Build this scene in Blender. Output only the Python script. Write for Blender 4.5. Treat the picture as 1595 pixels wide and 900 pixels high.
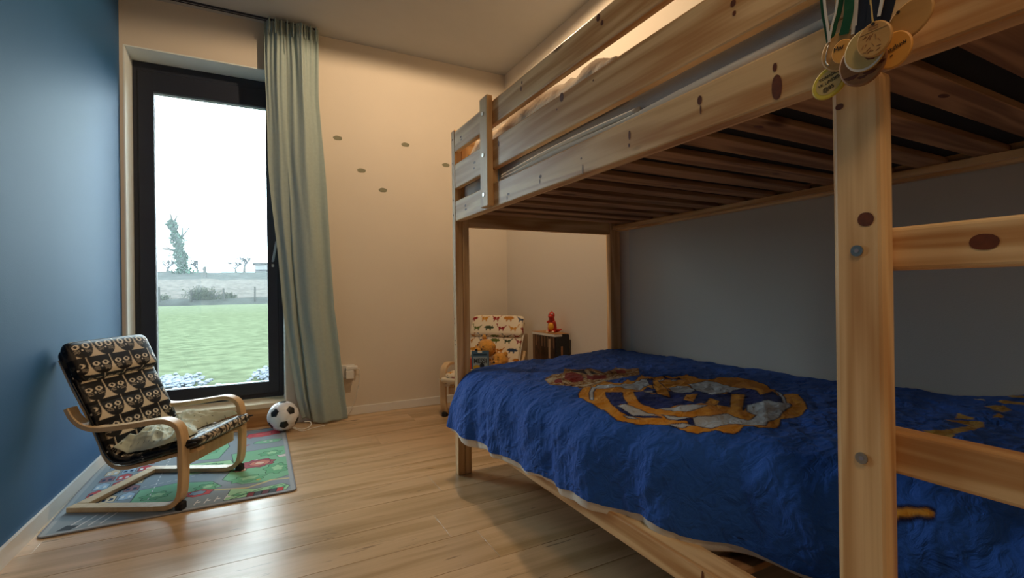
import bpy, bmesh, math, random
import numpy as np
from mathutils import Vector, Matrix

for o in list(bpy.data.objects):
    bpy.data.objects.remove(o, do_unlink=True)
SC = bpy.context.scene
COL = SC.collection

# ---------------------------------------------------------------- camera
cd = bpy.data.cameras.new('camera')
cd.sensor_width = 36.0
cd.lens = 36.0 * 750.0 / 1595.0
cd.clip_start = 0.02
cd.clip_end = 500
cam = bpy.data.objects.new('camera', cd)
COL.objects.link(cam)
cam.matrix_world = Matrix(((0.8859073, 0.01113203, -0.46372872, 0),
                           (-0.46366004, -0.0082691, -0.8859746, 0),
                           (-0.01369731, 0.99990385, -0.00216418, 0.85),
                           (0, 0, 0, 1)))
SC.camera = cam

# ---------------------------------------------------------------- sky, lights, exposure
W = bpy.data.worlds.new('sky')
SC.world = W
W.use_nodes = True
bg = W.node_tree.nodes['Background']
bg.inputs[0].default_value = (0.76, 0.92, 1.0, 1)
bg.inputs[1].default_value = 7.5


def lamp(name, kind, loc, energy, color, size=0.1, rot=(0, 0, 0), **kw):
    l = bpy.data.lights.new(name, kind)
    l.energy = energy
    l.color = color
    if kind == 'AREA':
        l.shape = kw.pop('shape', 'RECTANGLE')
        l.size = size
        l.size_y = kw.pop('size_y', size)
    else:
        l.shadow_soft_size = size
    for k, v in kw.items():
        if k == 'portal':
            l.cycles.is_portal = v
        else:
            setattr(l, k, v)
    o = bpy.data.objects.new(name, l)
    o.location = loc
    o.rotation_euler = rot
    COL.objects.link(o)
    return o


R90 = math.pi / 2
# daylight portal in the window opening (guides the sky light, emits nothing itself)
lamp('window_portal', 'AREA', (-0.25, 3.78, 1.2), 1.0, (1, 1, 1), 0.9, (-R90, 0, 0), size_y=2.1, portal=True)
# the ceiling downlight and an added soft warm fill (both outside the frame)
lamp('ceiling_downlight', 'SPOT', (0.835, 2.16, 2.56), 39, (1.0, 0.73, 0.47), 0.014, (0, 0, 0), spot_size=math.radians(178), spot_blend=0.12)
lamp('warm_fill', 'AREA', (0.25, -0.35, 2.5), 8, (1.0, 0.70, 0.43), 0.5, (0, 0, 0), shape='DISK')

SC.view_settings.view_transform = 'Standard'
SC.view_settings.look = 'None'
SC.view_settings.gamma = 1.0
SC.view_settings.use_curve_mapping = False
SC.view_settings.exposure = 0.55
SC.cycles.max_bounces = 8
SC.cycles.diffuse_bounces = 5
SC.cycles.transparent_max_bounces = 12
SC.cycles.sample_clamp_indirect = 4.0
SC.cycles.use_denoising = True

random.seed(4)
RNG = np.random.default_rng(7)

# ---------------------------------------------------------------- materials
M = {}


def new_mat(name):
    m = bpy.data.materials.new(name)
    m.use_nodes = True
    nt = m.node_tree
    b = nt.nodes['Principled BSDF']
    return m, nt, b


def lin(c):
    if isinstance(c, str):
        c = [int(c[i:i + 2], 16) / 255 for i in (0, 2, 4)]
    return tuple(((x / 12.92) if x <= 0.04045 else ((x + 0.055) / 1.055) ** 2.4) for x in c) + (1.0,)


def plain(name, col, rough=0.5, metal=0.0, noise=0.0, nscale=8.0, bump=0.0, bscale=60.0, spec=0.5, sheen=0.0):
    m, nt, b = new_mat(name)
    b.inputs['Roughness'].default_value = rough
    b.inputs['Metallic'].default_value = metal
    b.inputs['Specular IOR Level'].default_value = spec
    if sheen:
        b.inputs['Sheen Weight'].default_value = sheen
    c = lin(col)
    tc = nt.nodes.new('ShaderNodeTexCoord')
    n = nt.nodes.new('ShaderNodeTexNoise')
    n.inputs['Scale'].default_value = nscale
    n.inputs['Detail'].default_value = 3
    nt.links.new(tc.outputs['Object'], n.inputs['Vector'])
    r = nt.nodes.new('ShaderNodeValToRGB')
    k = 1 - noise
    r.color_ramp.elements[0].color = (c[0] * k, c[1] * k, c[2] * k, 1)
    r.color_ramp.elements[1].color = tuple(min(1, x * (1 + noise * .6)) for x in c[:3]) + (1,)
    r.color_ramp.elements[0].position = 0.3
    r.color_ramp.elements[1].position = 0.7
    nt.links.new(n.outputs['Fac'], r.inputs['Fac'])
    nt.links.new(r.outputs['Color'], b.inputs['Base Color'])
    if bump:
        n2 = nt.nodes.new('ShaderNodeTexNoise')
        n2.inputs['Scale'].default_value = bscale
        n2.inputs['Detail'].default_value = 2
        nt.links.new(tc.outputs['Object'], n2.inputs['Vector'])
        bp = nt.nodes.new('ShaderNodeBump')
        bp.inputs['Strength'].default_value = bump
        bp.inputs['Distance'].default_value = 0.004
        nt.links.new(n2.outputs['Fac'], bp.inputs['Height'])
        nt.links.new(bp.outputs['Normal'], b.inputs['Normal'])
    M[name] = m
    return m


def painted(name, rough=0.85, weave=400, bump=0.15, sheen=0.0, dist=0.001, wrinkle=0.0):
    """cloth, paper or plastic whose printed colours are stored in the colour attribute Col"""
    m, nt, b = new_mat(name)
    a = nt.nodes.new('ShaderNodeAttribute')
    a.attribute_name = 'Col'
    b.inputs['Roughness'].default_value = rough
    b.inputs['Specular IOR Level'].default_value = 0.25
    b.inputs['Sheen Weight'].default_value = sheen
    nt.links.new(a.outputs['Color'], b.inputs['Base Color'])
    tc = nt.nodes.new('ShaderNodeTexCoord')
    n2 = nt.nodes.new('ShaderNodeTexNoise')
    n2.inputs['Scale'].default_value = weave
    nt.links.new(tc.outputs['Object'], n2.inputs['Vector'])
    bp = nt.nodes.new('ShaderNodeBump')
    bp.inputs['Strength'].default_value = bump
    bp.inputs['Distance'].default_value = dist
    nt.links.new(n2.outputs['Fac'], bp.inputs['Height'])
    if wrinkle:
        n3 = nt.nodes.new('ShaderNodeTexNoise')
        n3.inputs['Scale'].default_value = 26
        n3.inputs['Detail'].default_value = 5
        n3.inputs['Distortion'].default_value = 1.4
        nt.links.new(tc.outputs['Object'], n3.inputs['Vector'])
        b3 = nt.nodes.new('ShaderNodeBump')
        b3.inputs['Strength'].default_value = wrinkle
        b3.inputs['Distance'].default_value = 0.012
        nt.links.new(n3.outputs['Fac'], b3.inputs['Height'])
        nt.links.new(b3.outputs['Normal'], bp.inputs['Normal'])
    nt.links.new(bp.outputs['Normal'], b.inputs['Normal'])
    M[name] = m
    return m


def wood(name, light, dark, axis, along=1.0, across=13.0, rough=0.45, knots=0.05, knot_col='5a3418', ring=26.0,
         contrast=1.0, vary=0.12, pores=0.0, spec=0.4, knot_scale=(2.6, 9.0)):
    m, nt, b = new_mat(name)
    N = nt.nodes.new
    L = nt.links.new
    b.inputs['Roughness'].default_value = rough
    b.inputs['Specular IOR Level'].default_value = spec
    tc = N('ShaderNodeTexCoord')
    oi = N('ShaderNodeObjectInfo')
    mul = N('ShaderNodeMath')
    mul.operation = 'MULTIPLY'
    mul.inputs[1].default_value = 37.0
    L(oi.outputs['Random'], mul.inputs[0])
    add = N('ShaderNodeVectorMath')
    add.operation = 'ADD'
    L(tc.outputs['Object'], add.inputs[0])
    L(mul.outputs[0], add.inputs[1])

    def mp(al, ac):
        p = N('ShaderNodeMapping')
        s = [ac] * 3
        s[axis] = al
        p.inputs['Scale'].default_value = s
        L(add.outputs[0], p.inputs['Vector'])
        return p.outputs[0]
    n1 = N('ShaderNodeTexNoise')
    n1.inputs['Scale'].default_value = 1.0
    n1.inputs['Detail'].default_value = 2
    n1.inputs['Distortion'].default_value = 0.3
    L(mp(along, across), n1.inputs['Vector'])
    m1 = N('ShaderNodeMath')
    m1.operation = 'MULTIPLY'
    m1.inputs[1].default_value = ring
    L(n1.outputs['Fac'], m1.inputs[0])
    s1 = N('ShaderNodeMath')
    s1.operation = 'SINE'
    L(m1.outputs[0], s1.inputs[0])
    mr = N('ShaderNodeMapRange')
    mr.inputs[1].default_value = -1
    mr.inputs[2].default_value = 1
    mr.inputs[3].default_value = 0.5 - 0.32 * contrast
    mr.inputs[4].default_value = 0.5 + 0.32 * contrast
    L(s1.outputs[0], mr.inputs[0])
    n2 = N('ShaderNodeTexNoise')
    n2.inputs['Scale'].default_value = 1.0
    n2.inputs['Detail'].default_value = 4
    L(mp(4, 170), n2.inputs['Vector'])
    ad2 = N('ShaderNodeMath')
    ad2.operation = 'MULTIPLY_ADD'
    ad2.inputs[1].default_value = 0.5
    L(n2.outputs['Fac'], ad2.inputs[0])
    sub = N('ShaderNodeMath')
    sub.operation = 'SUBTRACT'
    sub.inputs[1].default_value = 0.25
    L(mr.outputs[0], sub.inputs[0])
    L(sub.outputs[0], ad2.inputs[2])
    rmp = N('ShaderNodeValToRGB')
    rmp.color_ramp.elements[0].color = lin(dark)
    rmp.color_ramp.elements[1].color = lin(light)
    rmp.color_ramp.elements[0].position = 0.12
    rmp.color_ramp.elements[1].position = 0.8
    L(ad2.outputs[0], rmp.inputs['Fac'])
    col = rmp.outputs['Color']
    # large tone drift + per piece variation
    n3 = N('ShaderNodeTexNoise')
    n3.inputs['Scale'].default_value = 1.0
    L(mp(1.2, 5), n3.inputs['Vector'])
    hsv = N('ShaderNodeHueSaturation')
    v = N('ShaderNodeMath')
    v.operation = 'MULTIPLY_ADD'
    v.inputs[1].default_value = 0.30
    v.inputs[2].default_value = 0.85 - vary / 2
    L(n3.outputs['Fac'], v.inputs[0])
    v2 = N('ShaderNodeMath')
    v2.operation = 'MULTIPLY_ADD'
    v2.inputs[1].default_value = vary
    L(oi.outputs['Random'], v2.inputs[0])
    L(v.outputs[0], v2.inputs[2])
    L(v2.outputs[0], hsv.inputs['Value'])
    L(col, hsv.inputs['Color'])
    col = hsv.outputs['Color']
    if knots > 0:
        vo = N('ShaderNodeTexVoronoi')
        vo.inputs['Scale'].default_value = 1.0
        L(mp(*knot_scale), vo.inputs['Vector'])
        mk = N('ShaderNodeMapRange')
        mk.inputs[1].default_value = knots
        mk.inputs[2].default_value = knots * 1.9
        mk.inputs[3].default_value = 1.0
        mk.inputs[4].default_value = 0.0
        L(vo.outputs['Distance'], mk.inputs[0])
        mx = N('ShaderNodeMixRGB')
        mx.inputs[2].default_value = lin(knot_col)
        L(mk.outputs[0], mx.inputs[0])
        L(col, mx.inputs[1])
        col = mx.outputs[0]
    bp = N('ShaderNodeBump')
    bp.inputs['Strength'].default_value = 0.15
    bp.inputs['Distance'].default_value = 0.001
    hgt = n2.outputs['Fac']
    if pores > 0:
        n4 = N('ShaderNodeTexNoise')
        n4.inputs['Scale'].default_value = 1.0
        n4.inputs['Detail'].default_value = 5
        n4.inputs['Distortion'].default_value = 0.6
        L(mp(7, 60), n4.inputs['Vector'])
        mk = N('ShaderNodeMapRange')
        mk.inputs[1].default_value = 0.66
        mk.inputs[2].default_value = 0.74
        L(n4.outputs['Fac'], mk.inputs[0])
        mm = N('ShaderNodeMath')
        mm.operation = 'MULTIPLY'
        mm.inputs[1].default_value = pores
        L(mk.outputs[0], mm.inputs[0])
        mx = N('ShaderNodeMixRGB')
        mx.inputs[2].default_value = lin('5b452c')
        L(mm.outputs[0], mx.inputs[0])
        L(col, mx.inputs[1])
        col = mx.outputs[0]
    L(col, b.inputs['Base Color'])
    L(hgt, bp.inputs['Height'])
    L(bp.outputs['Normal'], b.inputs['Normal'])
    M[name] = m
    return m


for ax, nm in enumerate('xyz'):
    wood('pine_' + nm, 'ebc692', 'c4905a', ax, contrast=(0.75 if nm == 'z' else 1.1), knots=0.0 if nm == 'z' else 0.045, knot_scale=(2.0, 6.5), knot_col='7a4624', rough=0.42)
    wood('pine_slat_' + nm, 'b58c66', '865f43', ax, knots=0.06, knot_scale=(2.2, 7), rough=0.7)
wood('oak_floor', 'cdae88', 'a88a60', 0, along=0.9, across=9, rough=0.30, knots=0.035, knot_scale=(1.1, 4.5), knot_col='6d5334', ring=16, contrast=0.8, vary=0.10, pores=0.8, spec=0.5)
wood('oak_board', 'c09058', '9a6c3c', 0, along=0.9, across=12, rough=0.5, knots=0.03, knot_scale=(1.3, 6), ring=18)
wood('oak_sill_daylit', 'e8d9bc', 'd4c09c', 0, along=0.9, across=12, rough=0.35, knots=0.0, ring=18, contrast=.6)  # paler oak: the daylight on the sill is put into its colour
wood('birch', 'e0c296', 'cda97c', 2, along=1.5, across=30, rough=0.4, knots=0.0, ring=14, contrast=0.5, vary=0.04)
wood('medal_wood', 'c79a5c', 'b1844a', 1, along=4, across=50, rough=0.5, knots=0.0, ring=14, contrast=0.6, vary=0.1)
wood('medal_dark', 'a87546', '8d5c34', 1, along=4, across=60, rough=0.5, knots=0.0, ring=20, contrast=0.6, vary=0.1)
plain('knot_brown', '6b3618', 0.5, noise=0.25, nscale=120)
plain('plaster', 'ded2c0', 0.9, noise=0.02, nscale=3, bump=0.12, bscale=240)
plain('plaster_white', 'eef3ee', 0.85, noise=0.02, bump=0.08, bscale=240)
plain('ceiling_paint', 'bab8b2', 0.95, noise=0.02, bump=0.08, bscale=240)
plain('blue_paint', '2d6190', 0.58, noise=0.03, nscale=2, bump=0.10, bscale=260, spec=0.35)
plain('skirting', 'e4e2dc', 0.4, noise=0.01)
plain('dark_aluminium', '2a2e3a', 0.38, noise=0.05, spec=0.4)
plain('seal', '8f8fa0', 0.4)
plain('chrome', 'b4b2ae', 0.36, metal=1.0)
plain('rubber', '17171a', 0.7)
plain('white_plastic', 'e8e6e0', 0.35)
plain('black_plastic', '17181b', 0.3, noise=0.1)
plain('black_patch', '16171a', 0.35)
plain('white_patch', 'e9eaee', 0.35)
plain('curtain_cloth', 'a3b2ac', 0.9, noise=0.05, nscale=60, bump=0.3, bscale=500, sheen=0.2)
plain('mattress_cloth', 'a9abae', 0.9, noise=0.03, bump=0.3, bscale=400)
plain('black_cloth', '1b1d20', 0.95)
plain('white_sheet', 'e8e2d6', 0.85, noise=0.03, bump=0.25, bscale=300)
plain('cream_pillow', 'd9cdb8', 0.85, noise=0.03, bump=0.5, bscale=60)
plain('plush_yellow', 'dc9c3e', 0.95, noise=0.2, nscale=60, bump=0.9, bscale=220, sheen=0.4)
plain('plush_light', 'ecd9a8', 0.95, noise=0.1, nscale=60, bump=0.8, bscale=220)
plain('toy_red', 'c6301c', 0.35, noise=0.05)
plain('toy_yellow', 'e9a528', 0.35, noise=0.05)
plain('toy_cream', 'ecd8b0', 0.4)
plain('sticker_green', '86836a', 0.8)
plain('ribbon_green', '12502c', 0.5, noise=0.1, nscale=90)
plain('ribbon_white', 'dcd8d0', 0.5)
plain('ribbon_dark', '161a2a', 0.55, noise=0.2, nscale=60)
plain('medal_yellow', 'd8c040', 0.5)
plain('medal_tan', 'c9ad6c', 0.5)
plain('medal_orange', 'e0a048', 0.5)
plain('book_blue', '3c5a76', 0.4)
plain('seam_dark', '3a2a1a', 0.9)
plain('ink', '33261a', 0.7)
plain('rug_edge', '8c9098', 0.95, bump=0.5, bscale=600)
plain('grass_green', '4b5140', 0.95, noise=0.30, nscale=5.0, bump=1.0, bscale=7, spec=0.0)
plain('meadow_straw', '4c4844', 0.95, noise=0.45, nscale=2.6, bump=0.9, bscale=6, spec=0.0)
plain('bank_earth', '343634', 0.95, noise=0.35, nscale=1.2, bump=0.9, bscale=4, spec=0.0)
plain('gravel', '6b7079', 0.9, noise=0.25, nscale=6, spec=0.0)
plain('bark', '3c3c3a', 0.95, noise=0.2, spec=0.0)
plain('ivy', '2c4a3a', 0.9, noise=0.4, nscale=3, spec=0.0)
plain('twig', '33363a', 0.95, noise=0.2, spec=0.0)
plain('bush_leaf', '3a4034', 0.95, noise=0.3, nscale=4, spec=0.0)
plain('post_wood', '3a3a38', 0.9, noise=0.2, spec=0.0)
plain('roof_dark', '2a2a2c', 0.8, spec=0.0)
plain('house_wall', '6a6a6a', 0.8, spec=0.0)
painted('print_cloth', 0.85, 500, 0.25, sheen=0.1, dist=0.0015)
painted('duvet_cloth', 0.8, 700, 0.2, sheen=0.05, dist=0.001, wrinkle=0.9)
painted('cushion_cloth', 0.42, 600, 0.15)
painted('rug_pile', 1.0, 900, 0.7, dist=0.002)
painted('glossy_print', 0.35, 100, 0.02)
painted('wall_paint', 0.9, 240, 0.12, dist=0.004)


def glass():
    m, nt, b = new_mat('window_glass')
    nt.nodes.remove(b)
    out = nt.nodes['Material Output']
    t = nt.nodes.new('ShaderNodeBsdfTransparent')
    t.inputs[0].default_value = (0.97, 0.99, 0.98, 1)
    g = nt.nodes.new('ShaderNodeBsdfGlossy')
    g.inputs['Roughness'].default_value = 0.02
    fr = nt.nodes.new('ShaderNodeFresnel')
    fr.inputs['IOR'].default_value = 1.3
    mx = nt.nodes.new('ShaderNodeMixShader')
    nt.links.new(fr.outputs[0], mx.inputs[0])
    nt.links.new(t.outputs[0], mx.inputs[1])
    nt.links.new(g.outputs[0], mx.inputs[2])
    nt.links.new(mx.outputs[0], out.inputs['Surface'])
    M['glass'] = m


glass()


def wall_grey():
    """right wall: cream plaster, with the grey-blue painted field beside the bed"""
    m, nt, b = new_mat('two_tone_wall')
    N = nt.nodes.new
    L = nt.links.new
    b.inputs['Roughness'].default_value = 0.9
    g = N('ShaderNodeNewGeometry')
    sx = N('ShaderNodeSeparateXYZ')
    L(g.outputs['Position'], sx.inputs[0])
    a = N('ShaderNodeMapRange')
    a.inputs[1].default_value = 2.012
    a.inputs[2].default_value = 2.018
    a.inputs[3].default_value = 1
    a.inputs[4].default_value = 0
    L(sx.outputs['Y'], a.inputs[0])
    c = N('ShaderNodeMapRange')
    c.inputs[1].default_value = 1.95
    c.inputs[2].default_value = 1.956
    c.inputs[3].default_value = 1
    c.inputs[4].default_value = 0
    L(sx.outputs['Z'], c.inputs[0])
    mu = N('ShaderNodeMath')
    mu.operation = 'MULTIPLY'
    L(a.outputs[0], mu.inputs[0])
    L(c.outputs[0], mu.inputs[1])
    mx = N('ShaderNodeMixRGB')
    mx.inputs[1].default_value = lin('ded2c0')
    mx.inputs[2].default_value = lin('cdc9c0')
    L(mu.outputs[0], mx.inputs[0])
    L(mx.outputs[0], b.inputs['Base Color'])
    n = N('ShaderNodeTexNoise')
    n.inputs['Scale'].default_value = 240
    L(g.outputs['Position'], n.inputs['Vector'])
    bp = N('ShaderNodeBump')
    bp.inputs['Strength'].default_value = 0.12
    bp.inputs['Distance'].default_value = 0.004
    L(n.outputs['Fac'], bp.inputs['Height'])
    L(bp.outputs['Normal'], b.inputs['Normal'])
    M['two_tone'] = m


wall_grey()

# ---------------------------------------------------------------- object helpers


def thing(name, label, cat, loc=(0, 0, 0), rotz=0.0, group=None):
    o = bpy.data.objects.new(name, None)
    o.empty_display_size = 0.05
    COL.objects.link(o)
    o.location = loc
    o.rotation_euler = (0, 0, rotz)
    return tag(o, label, cat, group)


def tag(o, label, cat, group=None, kind=None):
    o['label'] = label
    o['category'] = cat
    if group:
        o['group'] = group
    if kind:
        o['kind'] = kind
    return o


def obj(name, verts, faces, mat, parent=None, smooth=False, cols=None, label=None, kind=None):
    """one mesh object; verts are in the parent's local space"""
    me = bpy.data.meshes.new(name)
    if isinstance(verts, np.ndarray):
        verts = verts.tolist()
    if isinstance(faces, np.ndarray):
        faces = faces.tolist()
    me.from_pydata(verts, [], faces)
    me.update()
    if smooth:
        me.polygons.foreach_set('use_smooth', [True] * len(me.polygons))
    if cols is not None:
        ca = me.color_attributes.new('Col', 'FLOAT_COLOR', 'POINT')
        buf = np.ones((len(me.vertices), 4), dtype=np.float32)
        buf[:, :3] = cols
        ca.data.foreach_set('color', buf.ravel())
    me.materials.append(M[mat])
    o = bpy.data.objects.new(name, me)
    COL.objects.link(o)
    if parent is not None:
        o.parent = parent
    if label:
        o['label'] = label
    if kind:
        o['kind'] = kind
    return o


def bm_obj(name, bm, mat, parent=None, smooth=False, label=None, kind=None):
    me = bpy.data.meshes.new(name)
    bmesh.ops.recalc_face_normals(bm, faces=bm.faces)
    bm.to_mesh(me)
    bm.free()
    if smooth:
        me.polygons.foreach_set('use_smooth', [True] * len(me.polygons))
    me.materials.append(M[mat])
    o = bpy.data.objects.new(name, me)
    COL.objects.link(o)
    if parent is not None:
        o.parent = parent
    if label:
        o['label'] = label
    if kind:
        o['kind'] = kind
    return o


def box_bm(bm, x0, x1, y0, y1, z0, z1, bev=0.0, seg=1, mtx=None):
    v = [bm.verts.new(p) for p in [(x0, y0, z0), (x1, y0, z0), (x1, y1, z0), (x0, y1, z0), (x0, y0, z1), (x1, y0, z1), (x1, y1, z1), (x0, y1, z1)]]
    fs = [bm.faces.new([v[i] for i in q]) for q in [(0, 3, 2, 1), (4, 5, 6, 7), (0, 1, 5, 4), (1, 2, 6, 5), (2, 3, 7, 6), (3, 0, 4, 7)]]
    if bev > 0:
        es = set()
        for f in fs:
            es.update(f.edges)
        r = bmesh.ops.bevel(bm, geom=list(es), offset=bev, segments=seg, affect='EDGES', profile=0.5)
        if mtx:
            vs = set()
            for f in r['faces']:
                vs.update(f.verts)
            bmesh.ops.transform(bm, matrix=mtx, verts=list(vs | {q for q in v if q.is_valid}))
    elif mtx:
        bmesh.ops.transform(bm, matrix=mtx, verts=v)


def board(name, mat, x0, x1, y0, y1, z0, z1, parent=None, bev=0.003, label=None, seg=2, kind=None, off=(0, 0, 0)):
    bm = bmesh.new()
    box_bm(bm, x0 - off[0], x1 - off[0], y0 - off[1], y1 - off[1], z0 - off[2], z1 - off[2], bev, seg)
    return bm_obj(name, bm, mat, parent, label=label, kind=kind)


def tube(path, r, n=8, closed_ends=True):
    """verts, faces of a round tube along a list of points; r is a number or one per point"""
    P = [Vector(p) for p in path]
    rs = r if hasattr(r, '__len__') else [r] * len(P)
    V, F = [], []
    up = Vector((0.013, 0.021, 1))
    for i, p in enumerate(P):
        d = (P[min(i + 1, len(P) - 1)] - P[max(i - 1, 0)]).normalized()
        if abs(d.dot(up.normalized())) > 0.98:
            a = d.cross(Vector((1, 0, 0))).normalized()
        else:
            a = d.cross(up).normalized()
        b = d.cross(a).normalized()
        for k in range(n):
            t = 2 * math.pi * k / n
            V.append(p + (a * math.cos(t) + b * math.sin(t)) * rs[i])
    for i in range(len(P) - 1):
        for k in range(n):
            F.append((i * n + k, i * n + (k + 1) % n, (i + 1) * n + (k + 1) % n, (i + 1) * n + k))
    if closed_ends:
        F.append(tuple(range(n - 1, -1, -1)))
        F.append(tuple((len(P) - 1) * n + k for k in range(n)))
    return [tuple(v) for v in V], F


def join(parts):
    V, F = [], []
    for v, f in parts:
        k = len(V)
        V += list(v)
        F += [tuple(i + k for i in q) for q in f]
    return V, F


def ellipsoid(c, r, nu=20, nv=12, rot=None):
    V, F = [], []
    for j in range(nv + 1):
        ph = math.pi * j / nv
        for i in range(nu):
            th = 2 * math.pi * i / nu
            p = Vector((r[0] * math.sin(ph) * math.cos(th), r[1] * math.sin(ph) * math.sin(th), r[2] * math.cos(ph)))
            if rot:
                p = rot @ p
            V.append(tuple(p + Vector(c)))
    for j in range(nv):
        for i in range(nu):
            F.append((j * nu + i, (j + 1) * nu + i, (j + 1) * nu + (i + 1) % nu, j * nu + (i + 1) % nu))
    return V, F


def cyl(c0, c1, r, n=16, r1=None):
    return tube([c0, c1], [r, r if r1 is None else r1], n)


def catmull(pts, n=8):
    P = [Vector(p) for p in pts]
    P = [P[0] * 2 - P[1]] + P + [P[-1] * 2 - P[-2]]
    out = []
    for i in range(1, len(P) - 2):
        for k in range(n):
            t = k / n
            a, b, c, d = P[i - 1:i + 3]
            out.append(0.5 * ((2 * b) + (c - a) * t + (2 * a - 5 * b + 4 * c - d) * t * t + (3 * b - a - 3 * c + d) * t ** 3))
    out.append(P[-2])
    return out


def grid_faces(nu, nv, wrap_u=False):
    """faces for verts laid out [v][u]"""
    u = np.arange(nu if wrap_u else nu - 1)
    v = np.arange(nv - 1)
    U, Vv = np.meshgrid(u, v)
    a = Vv * nu + U
    b = Vv * nu + (U + 1) % nu
    c = (Vv + 1) * nu + (U + 1) % nu
    d = (Vv + 1) * nu + U
    return np.stack([a, b, c, d], -1).reshape(-1, 4)


_T = np.random.default_rng(11).random((256, 256))


def vnoise(x, y):
    xi = np.floor(x).astype(int)
    yi = np.floor(y).astype(int)
    fx = x - xi
    fy = y - yi
    fx = fx * fx * (3 - 2 * fx)
    fy = fy * fy * (3 - 2 * fy)
    g = lambda a, b: _T[a % 256, b % 256]
    return (g(xi, yi) * (1 - fx) + g(xi + 1, yi) * fx) * (1 - fy) + (g(xi, yi + 1) * (1 - fx) + g(xi + 1, yi + 1) * fx) * fy


def fbm(x, y, o=4, s=0):
    r = 0
    a = 0.5
    for k in range(o):
        r = r + a * (vnoise(x * 2 ** k + 17.3 * k + s, y * 2 ** k + 5.1 * k + s) - 0.5)
        a *= 0.5
    return r * 2


def ridged(x, y, o=3, s=0):
    r = 0
    a = 0.5
    for k in range(o):
        r = r + a * (1 - 2 * np.abs(vnoise(x * 2 ** k + 9.7 * k + s, y * 2 ** k + 3.3 * k + s) - 0.5))
        a *= 0.5
    return r


def poly_sd(px, py, poly):
    """signed distance (negative inside) of points to a polygon"""
    P = np.array(poly, float)
    d = np.full(px.shape, 1e9)
    ins = np.zeros(px.shape, bool)
    n = len(P)
    for i in range(n):
        a = P[i]
        b = P[(i + 1) % n]
        e = b - a
        wx = px - a[0]
        wy = py - a[1]
        t = np.clip((wx * e[0] + wy * e[1]) / max(1e-12, e @ e), 0, 1)
        d = np.minimum(d, np.hypot(wx - t * e[0], wy - t * e[1]))
        c = ((a[1] <= py) & (b[1] > py)) | ((b[1] <= py) & (a[1] > py))
        with np.errstate(divide='ignore', invalid='ignore'):
            xx = a[0] + (py - a[1]) / (b[1] - a[1] + 1e-15) * e[0]
        ins ^= c & (px < xx)
    return np.where(ins, -d, d)


def blend(base, col, a):
    a = np.clip(a, 0, 1)[:, None]
    return base * (1 - a) + np.array(lin(col)[:3]) * a

# ================================================================ THE ROOM
YW = 3.474      # inner face of the window wall
XR = 1.775      # inner face of the right wall
ZC = 2.588      # ceiling
YN = -1.7       # wall behind the camera
WX0, WX1, WZ0, WZ1 = -0.677, 0.140, 0.146, 2.287   # window opening


def lw(y):
    """inner face of the left wall, very slightly out of square"""
    return -0.700 - 0.025 * (YW - y)


# floor: one board per object, laid across the room
floor = tag(obj('floor', [(-0.95, YN, -0.05), (1.9, YN, -0.05), (1.9, YW, -0.05), (-0.95, YW, -0.05),
                          (-0.95, YN, -0.02), (1.9, YN, -0.02), (1.9, YW, -0.02), (-0.95, YW, -0.02)],
                [(0, 3, 2, 1), (4, 5, 6, 7), (0, 1, 5, 4), (1, 2, 6, 5), (2, 3, 7, 6), (3, 0, 4, 7)], 'seam_dark'),
            'brushed oak plank floor of the bedroom', 'floor', kind='structure')
JOINTS = {8: 0.59, 7: 0.29, 6: 1.35, 5: 1.22, 4: 0.675, 3: 1.32, 2: 0.575, 1: 0.67, 0: 1.5, 9: 1.3, 10: 0.9, 11: 1.2}
k = -16
while True:
    y0 = 1.193 + 0.1918 * k
    if y0 > YW:
        break
    if y0 + 0.1918 > YN:
        j = JOINTS.get(k, -0.1 + (k * 0.618 % 1.0) * 1.4)
        xs = [-0.79, j, 1.80]
        if j - 1.9 > -0.79:
            xs = [-0.79, j - 1.9] + xs[1:]
        if j + 1.9 < 1.8:
            xs = xs[:-1] + [j + 1.9, 1.8]
        for a, b in zip(xs[:-1], xs[1:]):
            board('plank', 'oak_floor', a + 0.0003, b - 0.0003, max(y0, YN) + 0.0008, min(y0 + 0.1918, YW + 0.01) - 0.0008, -0.02, 0.0, floor, 0.0004, seg=1)
    k += 1

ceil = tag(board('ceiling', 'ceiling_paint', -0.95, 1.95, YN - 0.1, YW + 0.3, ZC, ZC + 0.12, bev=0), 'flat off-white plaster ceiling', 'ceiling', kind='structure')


def prism(name, mat, pts, z0, z1, parent=None, kind=None):
    n = len(pts)
    V = [(x, y, z0) for x, y in pts] + [(x, y, z1) for x, y in pts]
    F = [tuple(range(n - 1, -1, -1)), tuple(range(n, 2 * n))] + [(i, (i + 1) % n, n + (i + 1) % n, n + i) for i in range(n)]
    return obj(name, V, F, mat, parent, kind=kind)


tag(prism('wall_left', 'blue_paint', [(lw(YN), YN), (lw(YW), YW), (lw(YW) - 0.15, YW), (lw(YN) - 0.15, YN)], -0.05, ZC), 'deep blue painted side wall left of the window', 'wall', kind='structure')
tag(board('wall_right', 'two_tone', XR, XR + 0.15, YN, YW, -0.05, ZC, bev=0), 'side wall behind the bunk bed, cream with a grey-blue field', 'wall', kind='structure')
tag(board('wall_near', 'plaster', -1.0, 1.95, YN - 0.15, YN, -0.05, ZC, bev=0), 'cream wall behind the viewer', 'wall', kind='structure')
# window wall built round the opening: one mesh of four slabs
wf = bmesh.new()
YO = 3.80
box_bm(wf, -0.87, WX0, YW, YO, -0.05, ZC)
box_bm(wf, WX1, 1.95, YW, YO, -0.05, ZC)
box_bm(wf, WX0, WX1, YW, YO, WZ1, ZC)
box_bm(wf, WX0, WX1, 3.50, YO, -0.05, 0.118)
tag(bm_obj('wall_far', wf, 'plaster'), 'cream plaster wall around the tall window', 'wall', kind='structure')

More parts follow.
